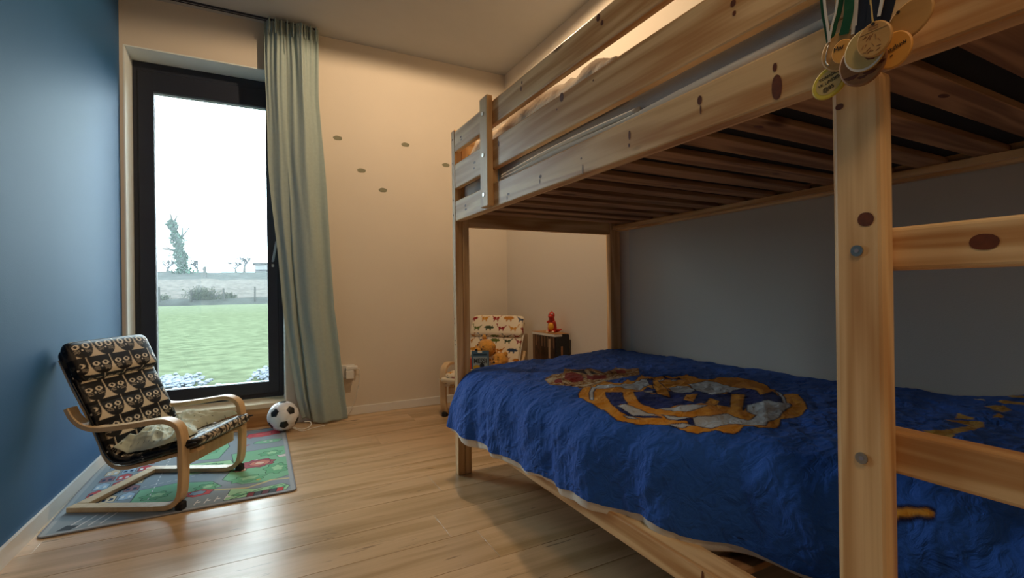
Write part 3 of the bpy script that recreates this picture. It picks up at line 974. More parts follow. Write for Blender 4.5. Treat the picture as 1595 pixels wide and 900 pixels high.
# ---------------------------------------------------------------- the blue duvet
CREST=[('O',[(0.927,1.307),(0.962,1.339),(1.048,1.404),(1.080,1.410),(1.104,1.404),(1.130,1.391),(1.129,1.339),(1.205,1.388),(1.195,1.342),(1.310,1.427),(1.308,1.391),(1.302,1.355),(1.334,1.349),(1.362,1.342),(1.371,1.320),(1.401,1.316),(1.438,1.316),(1.419,1.261),(1.413,1.229),(1.403,1.193),(1.447,1.197),(1.500,1.206),(1.536,1.203),(1.560,1.190),(1.544,1.148),(1.556,1.125),(1.551,1.099),(1.546,1.074),(1.470,0.986),(1.427,0.931),(1.443,0.931),(1.452,0.918),(1.450,0.899),(1.411,0.863),(1.305,0.785),(1.245,0.763),(1.197,0.756),(1.182,0.763),(1.156,0.763),(1.106,0.734),(1.065,0.721),(1.054,0.730),(1.043,0.740),(1.038,0.756),(1.028,0.769),(0.994,0.760),(0.979,0.763),(0.967,0.779),(0.967,0.802),(0.953,0.808),(0.944,0.818),(0.931,0.824),(0.919,0.844),(0.923,0.879),(0.916,0.892),(0.912,0.908),(0.906,0.921),(0.898,0.938),(0.890,0.951),(0.879,0.960),(0.869,0.970),(0.865,0.989),(0.858,1.006),(0.852,1.022),(0.855,1.051),(0.868,1.106),(0.875,1.145),(0.876,1.177),(0.910,1.278)]),
('W',[(0.966,1.300),(0.905,1.213),(0.900,1.193),(0.975,1.294),(1.010,1.323),(1.030,1.316),(1.048,1.307),(1.066,1.297),(1.095,1.300),(1.109,1.278),(1.119,1.258),(1.136,1.248),(1.162,1.261),(1.202,1.271),(1.280,1.359),(1.254,1.365),(1.175,1.320),(1.140,1.323),(1.106,1.313),(1.083,1.316),(1.082,1.349),(1.064,1.381),(1.003,1.333)]),
('N',[(1.011,1.271),(1.031,1.255),(1.046,1.232),(0.971,1.138),(0.936,1.080),(0.923,1.096),(0.909,1.090),(0.891,1.048),(0.893,1.028),(0.896,1.009),(0.913,0.999),(0.929,0.989),(0.931,0.967),(0.932,0.944),(0.923,0.960),(0.920,0.980),(0.906,0.989),(0.898,1.002),(0.889,1.015),(0.881,1.041),(0.893,1.074),(0.915,1.122),(0.940,1.171)]),
('W',[(0.909,1.090),(0.930,1.080),(0.935,1.051),(0.937,1.025),(0.942,1.002),(0.950,0.989),(0.944,0.960),(0.940,0.980),(0.929,0.989),(0.913,0.999),(0.896,1.009),(0.896,1.041)]),
('N',[(1.082,1.213),(1.088,1.187),(1.095,1.164),(1.104,1.145),(1.117,1.125),(1.140,1.119),(1.181,1.155),(1.199,1.145),(1.202,1.122),(1.239,1.125),(1.267,1.119),(1.266,1.090),(1.252,1.051),(1.260,1.035),(1.278,1.025),(1.298,1.019),(1.232,0.970),(1.157,0.912),(1.144,0.934),(1.140,0.951),(1.127,0.960),(1.106,0.973),(1.083,0.993),(1.063,0.996),(1.043,0.999),(1.000,0.996),(0.983,1.015),(0.989,1.044),(0.980,1.061),(0.999,1.106)]),
('O',[(1.294,1.355),(1.250,1.281),(1.208,1.200),(1.140,1.116),(1.125,1.125),(1.113,1.142),(1.174,1.216),(1.232,1.294)]),
('O',[(1.192,1.096),(1.219,1.077),(1.108,0.996),(1.106,1.028)]),
('O',[(1.201,1.015),(1.180,0.964),(1.130,0.938),(1.127,0.967)]),
('N',[(1.094,1.197),(1.176,1.252),(1.168,1.216),(1.118,1.151),(1.109,1.164)]),
('W',[(1.089,1.174),(1.129,1.184),(1.118,1.167),(1.095,1.164)]),
('W',[(1.200,1.177),(1.260,1.197),(1.280,1.167),(1.264,1.125),(1.233,1.122),(1.205,1.129),(1.190,1.151)]),
('W',[(1.313,1.197),(1.352,1.197),(1.391,1.193),(1.406,1.171),(1.399,1.129),(1.399,1.090),(1.404,1.057),(1.371,1.064),(1.296,1.035),(1.268,1.035),(1.245,1.044),(1.274,1.096),(1.265,1.116),(1.264,1.125)]),
('N',[(1.407,1.054),(1.401,1.028),(1.395,1.002),(1.345,0.951),(1.385,0.957),(1.436,0.970),(1.372,0.902),(1.292,0.837),(1.288,0.860),(1.294,0.889),(1.262,0.889),(1.240,0.896),(1.220,0.902),(1.154,0.866),(1.233,0.921),(1.346,0.999),(1.324,1.006),(1.309,1.015),(1.294,1.025),(1.371,1.064)]),
('W',[(1.464,0.983),(1.463,0.964),(1.383,0.899),(1.317,0.850),(1.297,0.824),(1.284,0.834),(1.367,0.896),(1.429,0.947)]),
('W',[(1.220,0.902),(1.240,0.896),(1.262,0.889),(1.294,0.889),(1.281,0.857),(1.292,0.837),(1.294,0.824),(1.237,0.808),(1.173,0.779),(1.106,0.763),(1.066,0.743),(1.052,0.753),(1.047,0.769),(1.030,0.785),(1.020,0.808),(1.000,0.808),(0.983,0.811),(0.968,0.815),(0.961,0.834),(0.960,0.860),(0.990,0.889),(1.007,0.886),(1.020,0.876),(1.030,0.866),(1.069,0.866),(1.086,0.860),(1.078,0.824),(1.078,0.798),(1.094,0.798),(1.145,0.818),(1.149,0.850)]),
('W',[(0.952,0.980),(0.946,0.947),(0.953,0.931),(0.963,0.918),(0.975,0.905),(0.984,0.892),(0.973,0.889),(0.958,0.896),(0.947,0.905),(0.942,0.931)]),
('W',[(0.994,1.019),(0.999,1.002),(1.012,0.993),(1.026,0.983),(1.061,0.977),(1.091,0.980),(1.094,0.960),(1.107,0.947),(1.052,0.931),(1.016,0.925),(1.002,0.931),(0.997,0.947),(1.004,0.977),(0.991,0.986)]),
('W',[(0.876,1.022),(0.888,1.006),(0.893,0.983),(0.884,0.996),(0.876,1.009)]),
('N',[(0.947,0.902),(0.961,0.896),(0.981,0.892),(0.984,0.889),(0.958,0.857),(0.956,0.870),(0.968,0.886)]),
('W',[(0.912,0.905),(0.927,0.892),(0.945,0.883),(0.962,0.863),(0.933,0.870),(0.922,0.886)]),
('W',[(1.261,1.290),(1.334,1.329),(1.309,1.310),(1.250,1.271)]),
('W',[(1.318,1.281),(1.382,1.307),(1.340,1.278),(1.306,1.265)]),
('N',[(1.274,1.355),(1.286,1.346),(1.207,1.261),(1.202,1.268)]),
('N',[(1.345,1.346),(1.357,1.307),(1.382,1.304),(1.382,1.274),(1.368,1.271),(1.349,1.281),(1.329,1.290),(1.342,1.339)]),
('T',[(0.953,1.562),(1.024,1.627),(1.048,1.621),(1.088,1.640),(1.186,1.773),(1.169,1.702),(1.164,1.653),(1.184,1.634),(1.239,1.660),(1.205,1.569),(1.206,1.527),(1.243,1.537),(1.345,1.624),(1.342,1.585),(1.345,1.553),(1.365,1.540),(1.385,1.527),(1.323,1.452),(1.284,1.436),(1.239,1.420),(1.216,1.430),(1.195,1.443),(1.153,1.427),(1.081,1.391),(1.052,1.388),(0.991,1.342),(0.979,1.355),(0.987,1.404),(0.974,1.420),(0.959,1.436),(0.935,1.446),(0.916,1.465)]),
('R',[(1.089,1.627),(1.135,1.640),(1.113,1.543),(1.058,1.462),(1.011,1.462),(1.008,1.511)]),
('R',[(1.125,1.533),(1.145,1.520),(1.171,1.511),(1.197,1.504),(1.163,1.456),(1.126,1.446),(1.088,1.436),(1.079,1.465)]),
('R',[(0.983,1.550),(1.002,1.524),(0.973,1.472),(0.943,1.472)]),
('R',[(1.294,1.575),(1.314,1.562),(1.325,1.540),(1.283,1.485),(1.249,1.498)]),
('D',[(1.138,1.679),(1.155,1.656),(1.164,1.621),(1.188,1.605),(1.177,1.527),(1.153,1.540),(1.136,1.559),(1.138,1.621)]),
('C',[(0.954,1.556),(1.018,1.588),(0.995,1.540),(0.936,1.501)]),
('C',[(1.170,1.608),(1.125,1.507),(1.137,1.504),(1.193,1.614)]),
('C',[(0.978,1.414),(0.998,1.407),(1.030,1.417),(1.048,1.407),(1.080,1.414),(1.107,1.414),(1.158,1.446),(1.206,1.459),(1.249,1.465),(1.221,1.433),(1.198,1.443),(1.147,1.417),(1.104,1.401),(1.075,1.401),(1.043,1.394),(1.014,1.394),(0.993,1.401)]),
('G',[(1.288,0.523),(1.290,0.510),(1.297,0.501),(1.310,0.494),(1.330,0.488),(1.354,0.484),(1.398,0.488),(1.421,0.491),(1.429,0.504),(1.428,0.513),(1.418,0.520),(1.423,0.533),(1.429,0.523),(1.440,0.517),(1.452,0.510),(1.458,0.501),(1.464,0.491),(1.462,0.478),(1.425,0.465),(1.402,0.468),(1.353,0.462),(1.325,0.462),(1.315,0.468),(1.305,0.475),(1.287,0.465),(1.272,0.471),(1.270,0.484),(1.253,0.488),(1.222,0.484),(1.266,0.497)]),
('G',[(1.503,0.539),(1.484,0.517),(1.479,0.501),(1.468,0.497),(1.464,0.507),(1.461,0.517),(1.448,0.523)]),
('G',[(1.516,0.478),(1.539,0.475),(1.530,0.465),(1.514,0.462),(1.493,0.471)]),
('G',[(1.612,0.526),(1.622,0.517),(1.639,0.510),(1.657,0.504),(1.619,0.478),(1.566,0.478),(1.575,0.488),(1.604,0.510)]),
('G',[(1.673,0.520),(1.689,0.517),(1.694,0.507),(1.696,0.497),(1.692,0.484),(1.686,0.471),(1.672,0.468),(1.674,0.481),(1.671,0.494),(1.667,0.504)]),
('G',[(1.765,0.530),(1.765,0.517),(1.758,0.507),(1.754,0.491),(1.740,0.488),(1.733,0.497),(1.726,0.507)]),
('G',[(1.250,0.562),(1.268,0.549),(1.241,0.559)]),
('C',[(1.722,0.582),(1.690,0.549),(1.679,0.546),(1.685,0.562)]),
('O',[(0.979,0.449),(0.981,0.442),(0.982,0.433),(0.985,0.423),(0.986,0.413),(0.988,0.404),(0.990,0.397),(0.989,0.387),(0.986,0.387),(0.984,0.394),(0.983,0.404),(0.982,0.410),(0.979,0.420),(0.978,0.426),(0.977,0.433),(0.972,0.442),(0.975,0.446)])]



def duvet():
    ny, ns = 620, 400
    Y = np.concatenate([np.linspace(0.07, 2.074, ny)])
    keys = [2.10, 1.92, 1.46, 1.20, 1.03, 0.89, 0.78, 0.69, 0.48, 0.06]
    hem = [.238, .242, .254, .270, .284, .288, .288, .288, .288, .288]
    profs = {2.10: [(.742, .24), (.752, .32), (.782, .40), (.835, .462), (.92, .492), (1.05, .498), (1.40, .505), (1.765, .512)],
             1.46: [(.778, .25), (.784, .35), (.79, .42), (.825, .468), (.90, .495), (1.05, .505), (1.40, .512), (1.765, .516)],
             1.10: [(.776, .285), (.782, .36), (.792, .43), (.827, .478), (.90, .500), (1.05, .510), (1.40, .514), (1.765, .518)],
             0.90: [(.820, .288), (.822, .36), (.828, .435), (.858, .480), (.93, .503), (1.07, .512), (1.40, .516), (1.765, .520)],
             0.66: [(.914, .288), (.912, .36), (.915, .43), (.938, .48), (1.0, .505), (1.1, .515), (1.40, .522), (1.765, .530)],
             0.45: [(.985, .288), (.980, .36), (.982, .43), (1.0, .48), (1.05, .505), (1.15, .52), (1.40, .535), (1.765, .558)],
             0.06: [(1.0, .288), (.998, .36), (1.0, .43), (1.02, .48), (1.07, .507), (1.17, .522), (1.40, .54), (1.765, .565)]}
    pk = sorted(profs)
    S = np.linspace(0, 1, ns) ** 0.93
    V = np.zeros((ny, ns, 3))
    for j, y in enumerate(Y):
        i = min(max(np.searchsorted(pk, y) - 1, 0), len(pk) - 2)
        a, b = pk[i], pk[i + 1]
        t = (y - a) / (b - a)
        t = t * t * (3 - 2 * t)
        p = np.array(profs[a]) * (1 - t) + np.array(profs[b]) * t
        p[0, 1] = np.interp(-y, [-q for q in keys], hem)
        p[1, 1] = max(p[1, 1], p[0, 1] + 0.02)
        q = catmull([(c[0], 0, c[1]) for c in p], 6)
        q = np.array([(c.x, c.z) for c in q])
        d = np.concatenate([[0], np.cumsum(np.hypot(*(q[1:] - q[:-1]).T))])
        d /= d[-1]
        V[j, :, 0] = np.interp(S, d, q[:, 0])
        V[j, :, 1] = y
        V[j, :, 2] = np.interp(S, d, q[:, 1])
    base = V.copy()
    X, Yg, Z = V[..., 0], V[..., 1], V[..., 2]
    du = np.gradient(V, axis=1)
    nrm = np.stack([-du[..., 2], np.zeros_like(X), du[..., 0]], -1)
    nrm /= np.linalg.norm(nrm, axis=-1, keepdims=True) + 1e-9
    side = np.clip((0.50 - Z) / 0.10, 0, 1) 
    Sg = np.tile(S, (ny, 1))
    # vertical drape folds down the side, strongest at the far end
    far = np.clip((Yg - 0.7) / 1.3, 0, 1)
    w = Yg + 0.25 * (X - 0.8) + 0.22 * (0.5 - Z)
    folds = np.sin(w * 42 + 2 * np.sin(w * 11) + 3 * fbm(Yg * 2.0, Z * 2, 2, 4)) * 0.5 + np.sin(w * 23 + 1.0)
    d = 0.0095 * folds * side * (0.35 + 0.65 * far)
    d += 0.027 * (ridged(w * 9, Sg * 3.0, 4, 2) - 0.45) * (0.45 + 0.55 * side)
    top = 1 - side
    fx = X * 0.8 + Yg * 0.6
    fy = -X * 0.6 + Yg * 0.8
    wall_f = np.clip((1.77 - X) / 0.10, 0, 1)
    d += 0.016 * top * (ridged(fx * 4.5 + fbm(fx * 3, fy * 3, 2) * 1.5, fy * 9.0, 3, 9) - 0.45) * wall_f
    d += 0.011 * top * fbm(X * 3.2 + 4, Yg * 2.6, 3, 21) * wall_f
    d += 0.0040 * fbm(X * 24, (Yg + Z) * 24, 3, 40) + 0.007 * (ridged(fx * 16, (fy + Z) * 13, 3, 77) - .5)
    near = np.clip((0.75 - Yg) / 0.4, 0, 1)
    d += 0.016 * near * fbm(X * 5 + Z * 4, Yg * 7, 2, 61) * wall_f
    d += 0.016 * far * top * (ridged(w * 7, X * 2.5, 2, 33) - .5) * np.clip((1.5 - X) / .5, 0, 1)
    V = V + nrm * d[..., None]
    V[..., 0] = np.minimum(V[..., 0], 1.768)
    V[..., 0] = np.where(Yg < 0.446, np.maximum(V[..., 0], 0.8685), V[..., 0])
    V[..., 2] += np.where(S < 0.02, 0.004 * np.sin(Yg * 30) + 0.004 * fbm(Yg * 9, Yg, 2), 0)
    # tuck down behind the far end
    tail = []
    for k in range(1, 9):
        r = V[-1].copy()
        r[:, 1] += 0.006 * math.sin(k / 8 * R90)
        r[:, 2] = np.maximum(r[:, 2] - 0.14 * (k / 8) ** 1.5, np.minimum(r[:, 2], 0.26))
        tail.append(r)
    V = np.concatenate([V, np.array(tail)])
    base = np.concatenate([base, np.repeat(base[-1:], 8, 0)])
    NY = V.shape[0]
    # colours of the printed cloth
    bx, by = base[..., 0].ravel(), base[..., 1].ravel()
    # unroll the side so that the print runs on over the edge
    arc = np.clip(0.5 - base[..., 2].ravel(), 0, 1) * (base[..., 2].ravel() < 0.5)
    px = bx - arc * 0.15
    col = np.tile(np.array(lin('275bb6')[:3]), (bx.size, 1))
    cloth = {'O': 'd9922a', 'W': 'c3c9cf', 'N': '172a70', 'T': 'a87a45', 'R': '8c2018', 'D': '2a2530', 'C': 'cdb896', 'G': 'c79a48'}
    aa = 0.0022
    for c, p in CREST:
        P_ = np.array(p)
        lo, hi = P_.min(0) - 0.03, P_.max(0) + 0.03
        m = (px > lo[0]) & (px < hi[0]) & (by > lo[1]) & (by < hi[1])
        if not m.any():
            continue
        sd = poly_sd(px[m], by[m], p)
        sub = col[m]
        if c in 'OWN':
            sub = blend(sub, '10143c', np.clip((0.0045 - sd) / aa, 0, 1))
        sub = blend(sub, cloth[c], np.clip(-sd / aa + .5, 0, 1))
        if c == 'T':
            w2 = ridged(px[m] * 60, by[m] * 45, 2, 8)
            ins = np.clip(-sd / aa, 0, 1)
            sub = blend(sub, 'd8c6a0', ins * np.clip((w2 - 0.60) * 12, 0, 1))
            sub = blend(sub, '5a3a28', ins * np.clip((0.36 - w2) * 12, 0, 1))
        col[m] = sub
    off = np.array([1.27, 1.07, 0.445])
    Vf = (V - off).reshape(-1, 3)
    F = grid_faces(ns, NY)
    r = thing('duvet', 'deep blue duvet with a big orange and white crest on the lower bunk', 'duvet', tuple(off))
    obj('cover', Vf, F, 'duvet_cloth', r, smooth=True, cols=col)
    # white underside peeping out below the hem
    hy = Y[::5]
    A = V[:len(Y):5, 0] - off
    rows = []
    for k in range(7):
        t = k / 6
        dz = -0.012 * math.sin(t * 2.2) - 0.006 * t
        rows.append(np.stack([A[:, 0] + 0.004 + 0.006 * t, A[:, 1], A[:, 2] + 0.012 + (dz * 1.7 - 0.006 * t) * (1 + 0.35 * np.sin(hy * 13) * np.cos(hy * 5))], -1))
    Vs = np.stack(rows, 1)
    obj('lining', Vs.reshape(-1, 3), grid_faces(7, len(hy)), 'white_sheet', r, smooth=True, label='white edge showing below the blue hem')


duvet()

# ================================================================ CHILDREN'S ARMCHAIRS
def strip_path(path, w0, w1, th, n_cap=0):
    """bent-wood strip: path of (u, z) points, extruded from s=w0 to s=w1"""
    P = catmull([(p[0], 0, p[1]) for p in path], 7)
    V, F = [], []
    for i, p in enumerate(P):
        d = (P[min(i + 1, len(P) - 1)] - P[max(i - 1, 0)]).normalized()
        n = Vector((-d.z, 0, d.x)) * (th / 2)
        e = 0.0018
        for (ss, k) in ((w0 + e, 1), (w1 - e, 1), (w1, 1 - 2 * e / th), (w1, -1 + 2 * e / th), (w1 - e, -1), (w0 + e, -1), (w0, -1 + 2 * e / th), (w0, 1 - 2 * e / th)):
            V.append((p.x + n.x * k, ss, p.z + n.z * k))
    m = 8
    for i in range(len(P) - 1):
        for k in range(m):
            F.append((i * m + k, i * m + (k + 1) % m, (i + 1) * m + (k + 1) % m, (i + 1) * m + k))
    F.append(tuple(range(m - 1, -1, -1)))
    F.append(tuple((len(P) - 1) * m + k for k in range(m)))
    return V, F


def pad(path, s0, s1, th, na=300, nr=260, paint=None, puff=0.0, expo=0.5, quilt=0.0):
    """soft cushion swept along path (u, z); returns verts, faces, colours"""
    P = catmull([(p[0], 0, p[1]) for p in path], 14)
    P = np.array([(p.x, p.z) for p in P])
    d = np.concatenate([[0], np.cumsum(np.hypot(*(P[1:] - P[:-1]).T))])
    L = d[-1]
    t = np.linspace(0, 1, na)
    C = np.stack([np.interp(t * L, d, P[:, k]) for k in (0, 1)], -1)
    T = np.gradient(C, axis=0)
    T /= np.linalg.norm(T, axis=1, keepdims=True)
    Nn = np.stack([-T[:, 1], T[:, 0]], -1)
    # ring, evenly spaced along a rounded rectangle
    w = s1 - s0
    a = np.linspace(0, 2 * math.pi, 2000, endpoint=False)
    rx = np.sign(np.cos(a)) * np.abs(np.cos(a)) ** 0.22 * w / 2
    ry = np.sign(np.sin(a)) * np.abs(np.sin(a)) ** expo * th / 2
    dd = np.concatenate([[0], np.cumsum(np.hypot(np.diff(np.append(rx, rx[0])), np.diff(np.append(ry, ry[0]))))])
    q = np.linspace(0, dd[-1], nr, endpoint=False)
    rx = np.interp(q, dd, np.append(rx, rx[0]))
    ry = np.interp(q, dd, np.append(ry, ry[0]))
    A = t * L
    end = np.minimum(A, L - A)
    sc = np.sqrt(np.clip(1 - (1 - np.clip(end / (th * .6), 0, 1)) ** 2, 0.0, 1)) * 0.97 + 0.03
    cw = np.sqrt(np.clip(1 - (1 - np.clip(end / 0.035, 0, 1)) ** 2, 0, 1)) * 0.035 + (w / 2 - 0.035)
    V = np.zeros((na, nr, 3))
    AA, RX = np.meshgrid(A, rx, indexing='ij')
    bump = puff * (1 - (RX / (w / 2)) ** 4) * np.sin(np.pi * np.clip(AA / L, 0, 1)) ** 0.5
    if quilt:
        bump = bump + quilt * (np.abs(np.sin(np.pi * AA / 0.085)) ** 0.5 - 0.7)
    off = ry[None, :] * sc[:, None] + bump * np.sign(ry)[None, :] * (np.abs(ry)[None, :] > th * .3) * sc[:, None]
    V[..., 0] = C[:, None, 0] + Nn[:, None, 0] * off
    V[..., 2] = C[:, None, 1] + Nn[:, None, 1] * off
    V[..., 1] = (s0 + s1) / 2 + rx[None, :] * (cw / (w / 2))[:, None]
    V = V.reshape(-1, 3)
    Fs = [tuple(q_) for q_ in grid_faces(nr, na, True)]
    Fs.append(tuple(range(nr - 1, -1, -1)))
    Fs.append(tuple((na - 1) * nr + k for k in range(nr)))
    # paint coordinates: along the path, across (running on over the edges)
    acr = RX + 0 * AA
    edge = (np.abs(ry)[None, :] + 0 * AA)
    acr = acr + np.sign(acr) * (th / 2 - edge) * (np.abs(RX) > w / 2 * .93)
    capo = np.where(end[:, None] < th * .6, th / 2 - np.abs(off), 0) * np.where(A < L / 2, -1, 1)[:, None] * 1.3
    cols = paint((AA + capo).ravel(), acr.ravel()) if paint else None
    return V, Fs, cols


def cats(a, s):
    """black cat faces on beige, in rows"""
    tw, thh = 0.108, 0.080
    row = np.floor(a / thh)
    v = a / thh - row
    s2 = s / tw + 0.5 * (row % 2) + 0.07 * np.sin(row * 3)
    c = np.floor(s2)
    u = (s2 - c) - 0.5
    col = np.tile(np.array(lin('d0c0a6')[:3]), (a.size, 1))
    tone = np.array(lin('0b0c11')[:3])
    # head: full width on top, round chin
    hd = (np.abs(u) / 0.485) ** 2 + np.clip((v - 0.28) / 0.76, 0, 2) ** 2.0 - 1
    ear = (np.abs(np.abs(u) - 0.36) * 2.2 + (0.12 - v) * 1.2 - 0.13)
    head = (hd < 0) & (v > 0.06)
    al = np.clip(-hd / 0.06, 0, 1)
    col = col * (1 - al[:, None]) + tone * al[:, None]
    for sx in (-1, 1):
        eu = (u - sx * 0.205) / 0.165
        ev = (v - 0.42 - 0.0 * sx) / 0.135
        e = np.abs(eu) ** 1.5 + np.abs(ev) ** 1.8 - 1
        k = np.clip(-e / 0.22, 0, 1) * (al > .5)
        col = blend(col, 'd8cbb4', k)
        p = (eu / 0.40) ** 2 + ((ev + 0.10) / 0.62) ** 2 - 1
        col = blend(col, '0b0c11', np.clip(-p / 0.3, 0, 1) * (k > .3))
        # whiskers
        wv = (v - 0.66) - 0.12 * (np.abs(u) - 0.1)
        wm = (u * sx > 0.10) & (u * sx < 0.36) & (np.abs(wv) < 0.085) & (np.abs(((wv + 0.1) / 0.055) % 1 - .5) < 0.24) & (al > .6)
        col = blend(col, 'a39682', wm * 0.85)
    col = blend(col, '0d0d12', np.clip((np.abs(s) - 0.196) / 0.004, 0, 1) * 0.93)
    nz = (u / 0.045) ** 2 + ((v - 0.60) / 0.05) ** 2 - 1
    col = blend(col, 'e2d8c6', np.clip(-nz / .5, 0, 1))
    return col


DINO = [(0, 0), (-.10, .10), (-.32, .12), (-.55, .30), (-.60, .28), (-.40, .02), (-.30, -.10), (-.30, -.32), (-.20, -.32), (-.16, -.14), (.10, -.14), (.12, -.32), (.22, -.32), (.24, -.08), (.36, .16), (.42, .44), (.58, .46), (.56, .36), (.48, .34), (.42, .10), (.28, .10), (.12, .14)]
TRIC = [(-.55, .0), (-.30, .20), (.10, .22), (.30, .14), (.42, .26), (.44, .12), (.60, .06), (.50, -.08), (.30, -.08), (.26, -.30), (.16, -.30), (.12, -.12), (-.14, -.12), (-.18, -.30), (-.28, -.30), (-.30, -.06)]


def dinos(a, s):
    col = np.tile(np.array(lin('e8d9bd')[:3]), (a.size, 1))
    tint = ['8e1f1c', '2a4060', 'c98a28', '5a6a2c', '9a2c1e', '3c4c34', 'b8741f']
    k = 0
    for i in range(10):
        for j in range(5):
            ca = 0.035 + i * 0.072
            cs = -0.20 + j * 0.100 + (i % 2) * 0.048
            sz = 0.074
            p = DINO if (i + 2 * j) % 3 else TRIC
            fl = -1 if (i + j) % 2 else 1
            m = (np.abs(a - ca) < sz) & (np.abs(s - cs) < sz)
            k += 1
            if m.any():
                sd = poly_sd((s[m] - cs) / sz * fl, -(a[m] - ca) / sz, p)
                col[m] = blend(col[m], tint[(i * 3 + j * 2) % 7], np.clip(0.5 - sd / 0.05, 0, 1))
    return col


def armchair(label, loc, rotz, paint, frame_label=None):
    r = thing('armchair', label, 'armchair', loc, rotz)
    W = 0.455
    side = [(-0.445, 0.404), (-0.425, 0.368), (-0.385, 0.335), (-0.32, 0.322), (-0.20, 0.334), (-0.09, 0.350), (-0.045, 0.346), (-0.012, 0.322), (0.000, 0.27),
            (0.001, 0.20), (-0.002, 0.10), (-0.014, 0.045), (-0.05, 0.016), (-0.12, 0.0105), (-0.30, 0.0105), (-0.445, 0.0105)]
    for s0 in (0.0, W - 0.045):
        v, f = strip_path(side, s0, s0 + 0.045, 0.019)
        obj('side_frame', v, f, 'birch', r)
        bm = bmesh.new()
        box_bm(bm, -0.028, 0.002, s0 + 0.006, s0 + 0.039, 0.0, 0.03, 0.004)
        bm_obj('foot', bm, 'rubber', r)
    bm = bmesh.new()
    box_bm(bm, -0.445, -0.40, 0.0455, W - 0.0455, 0.003, 0.020, 0.002)
    bm_obj('rear_crossbar', bm, 'birch', r)
    bm = bmesh.new()
    box_bm(bm, -0.045, -0.025, 0.0455, W - 0.0455, 0.150, 0.200, 0.003)
    bm_obj('front_crossbar', bm, 'birch', r)
    seat = [(0.045, 0.236), (-0.05, 0.214), (-0.17, 0.182), (-0.25, 0.166), (-0.30, 0.176), (-0.332, 0.215), (-0.352, 0.27), (-0.40, 0.38), (-0.46, 0.50), (-0.505, 0.60)]
    for s0 in (0.050, W - 0.095):
        v, f = strip_path([(u - 0.008, z - 0.012) for u, z in seat], s0, s0 + 0.045, 0.014)
        obj('seat_frame', v, f, 'birch', r)
    cush = [(0.052, 0.262), (-0.05, 0.236), (-0.17, 0.203), (-0.242, 0.189), (-0.282, 0.199), (-0.310, 0.235), (-0.332, 0.29), (-0.38, 0.40), (-0.44, 0.52), (-0.494, 0.632)]
    c_ = [(p[0], p[1]) for p in cush]
    v, f, c = pad(c_[::-1], 0.022, W - 0.022, 0.040, 300, 240, paint, puff=0.004, quilt=0.0025)
    # path runs from the top down: outer normal faces the sitter
    cu = obj('cushion', v, f, 'cushion_cloth', r, smooth=True, cols=c)
    head = [(-0.484, 0.655), (-0.466, 0.630), (-0.438, 0.570), (-0.408, 0.505)]
    v, f, c = pad(head, 0.018, W - 0.018, 0.052, 150, 240, paint, puff=0.006, expo=0.6)
    obj('head_pillow', v, f, 'cushion_cloth', r, smooth=True, cols=c)
    for s0 in (0.030, W - 0.030):
        pth = [(u, s0 - 0.012 if s0 < .1 else s0 + 0.012, z + 0.0) for u, z in c_[:9]]
        vv, ff = tube([tuple(p) for p in catmull(pth, 5)], 0.0035, 6)
        obj('piping', vv, ff, 'black_plastic' if paint is cats else 'white_sheet', cu, smooth=True)
    return r


fx, fy = 0.885, -0.465
armchair('child armchair of bent birch with a black cat-face cushion, by the blue wall', (-0.285, 2.268, 0.0045), math.atan2(fy, fx), cats)
# second one in the corner: front towards the camera's left
A2 = math.radians(-90 - 50)
armchair('child armchair with cream dinosaur cushion in the corner behind the bunk bed', (1.075, 3.118, 0.0), A2, dinos)

v, f, c = pad([(0.045, 0.268), (-0.06, 0.272), (-0.16, 0.262), (-0.235, 0.258)][::-1], 0.05, 0.405, 0.062, 120, 200, dinos, puff=0.006)
o = obj('seat_cushion', v, f, 'cushion_cloth', None, smooth=True, cols=c)
o.location = (1.075, 3.118, 0.006)
o.rotation_euler = (0, 0, A2)
tag(o, 'cream dinosaur-print cushion lying on the seat of the corner armchair', 'cushion')

# cloth lying on the cat armchair
sx, sy = 0.465, 0.885


def chair_pt(u, s, z):
    return (-0.285 + fx * u + sx * s, 2.268 + fy * u + sy * s, z + 0.0045)


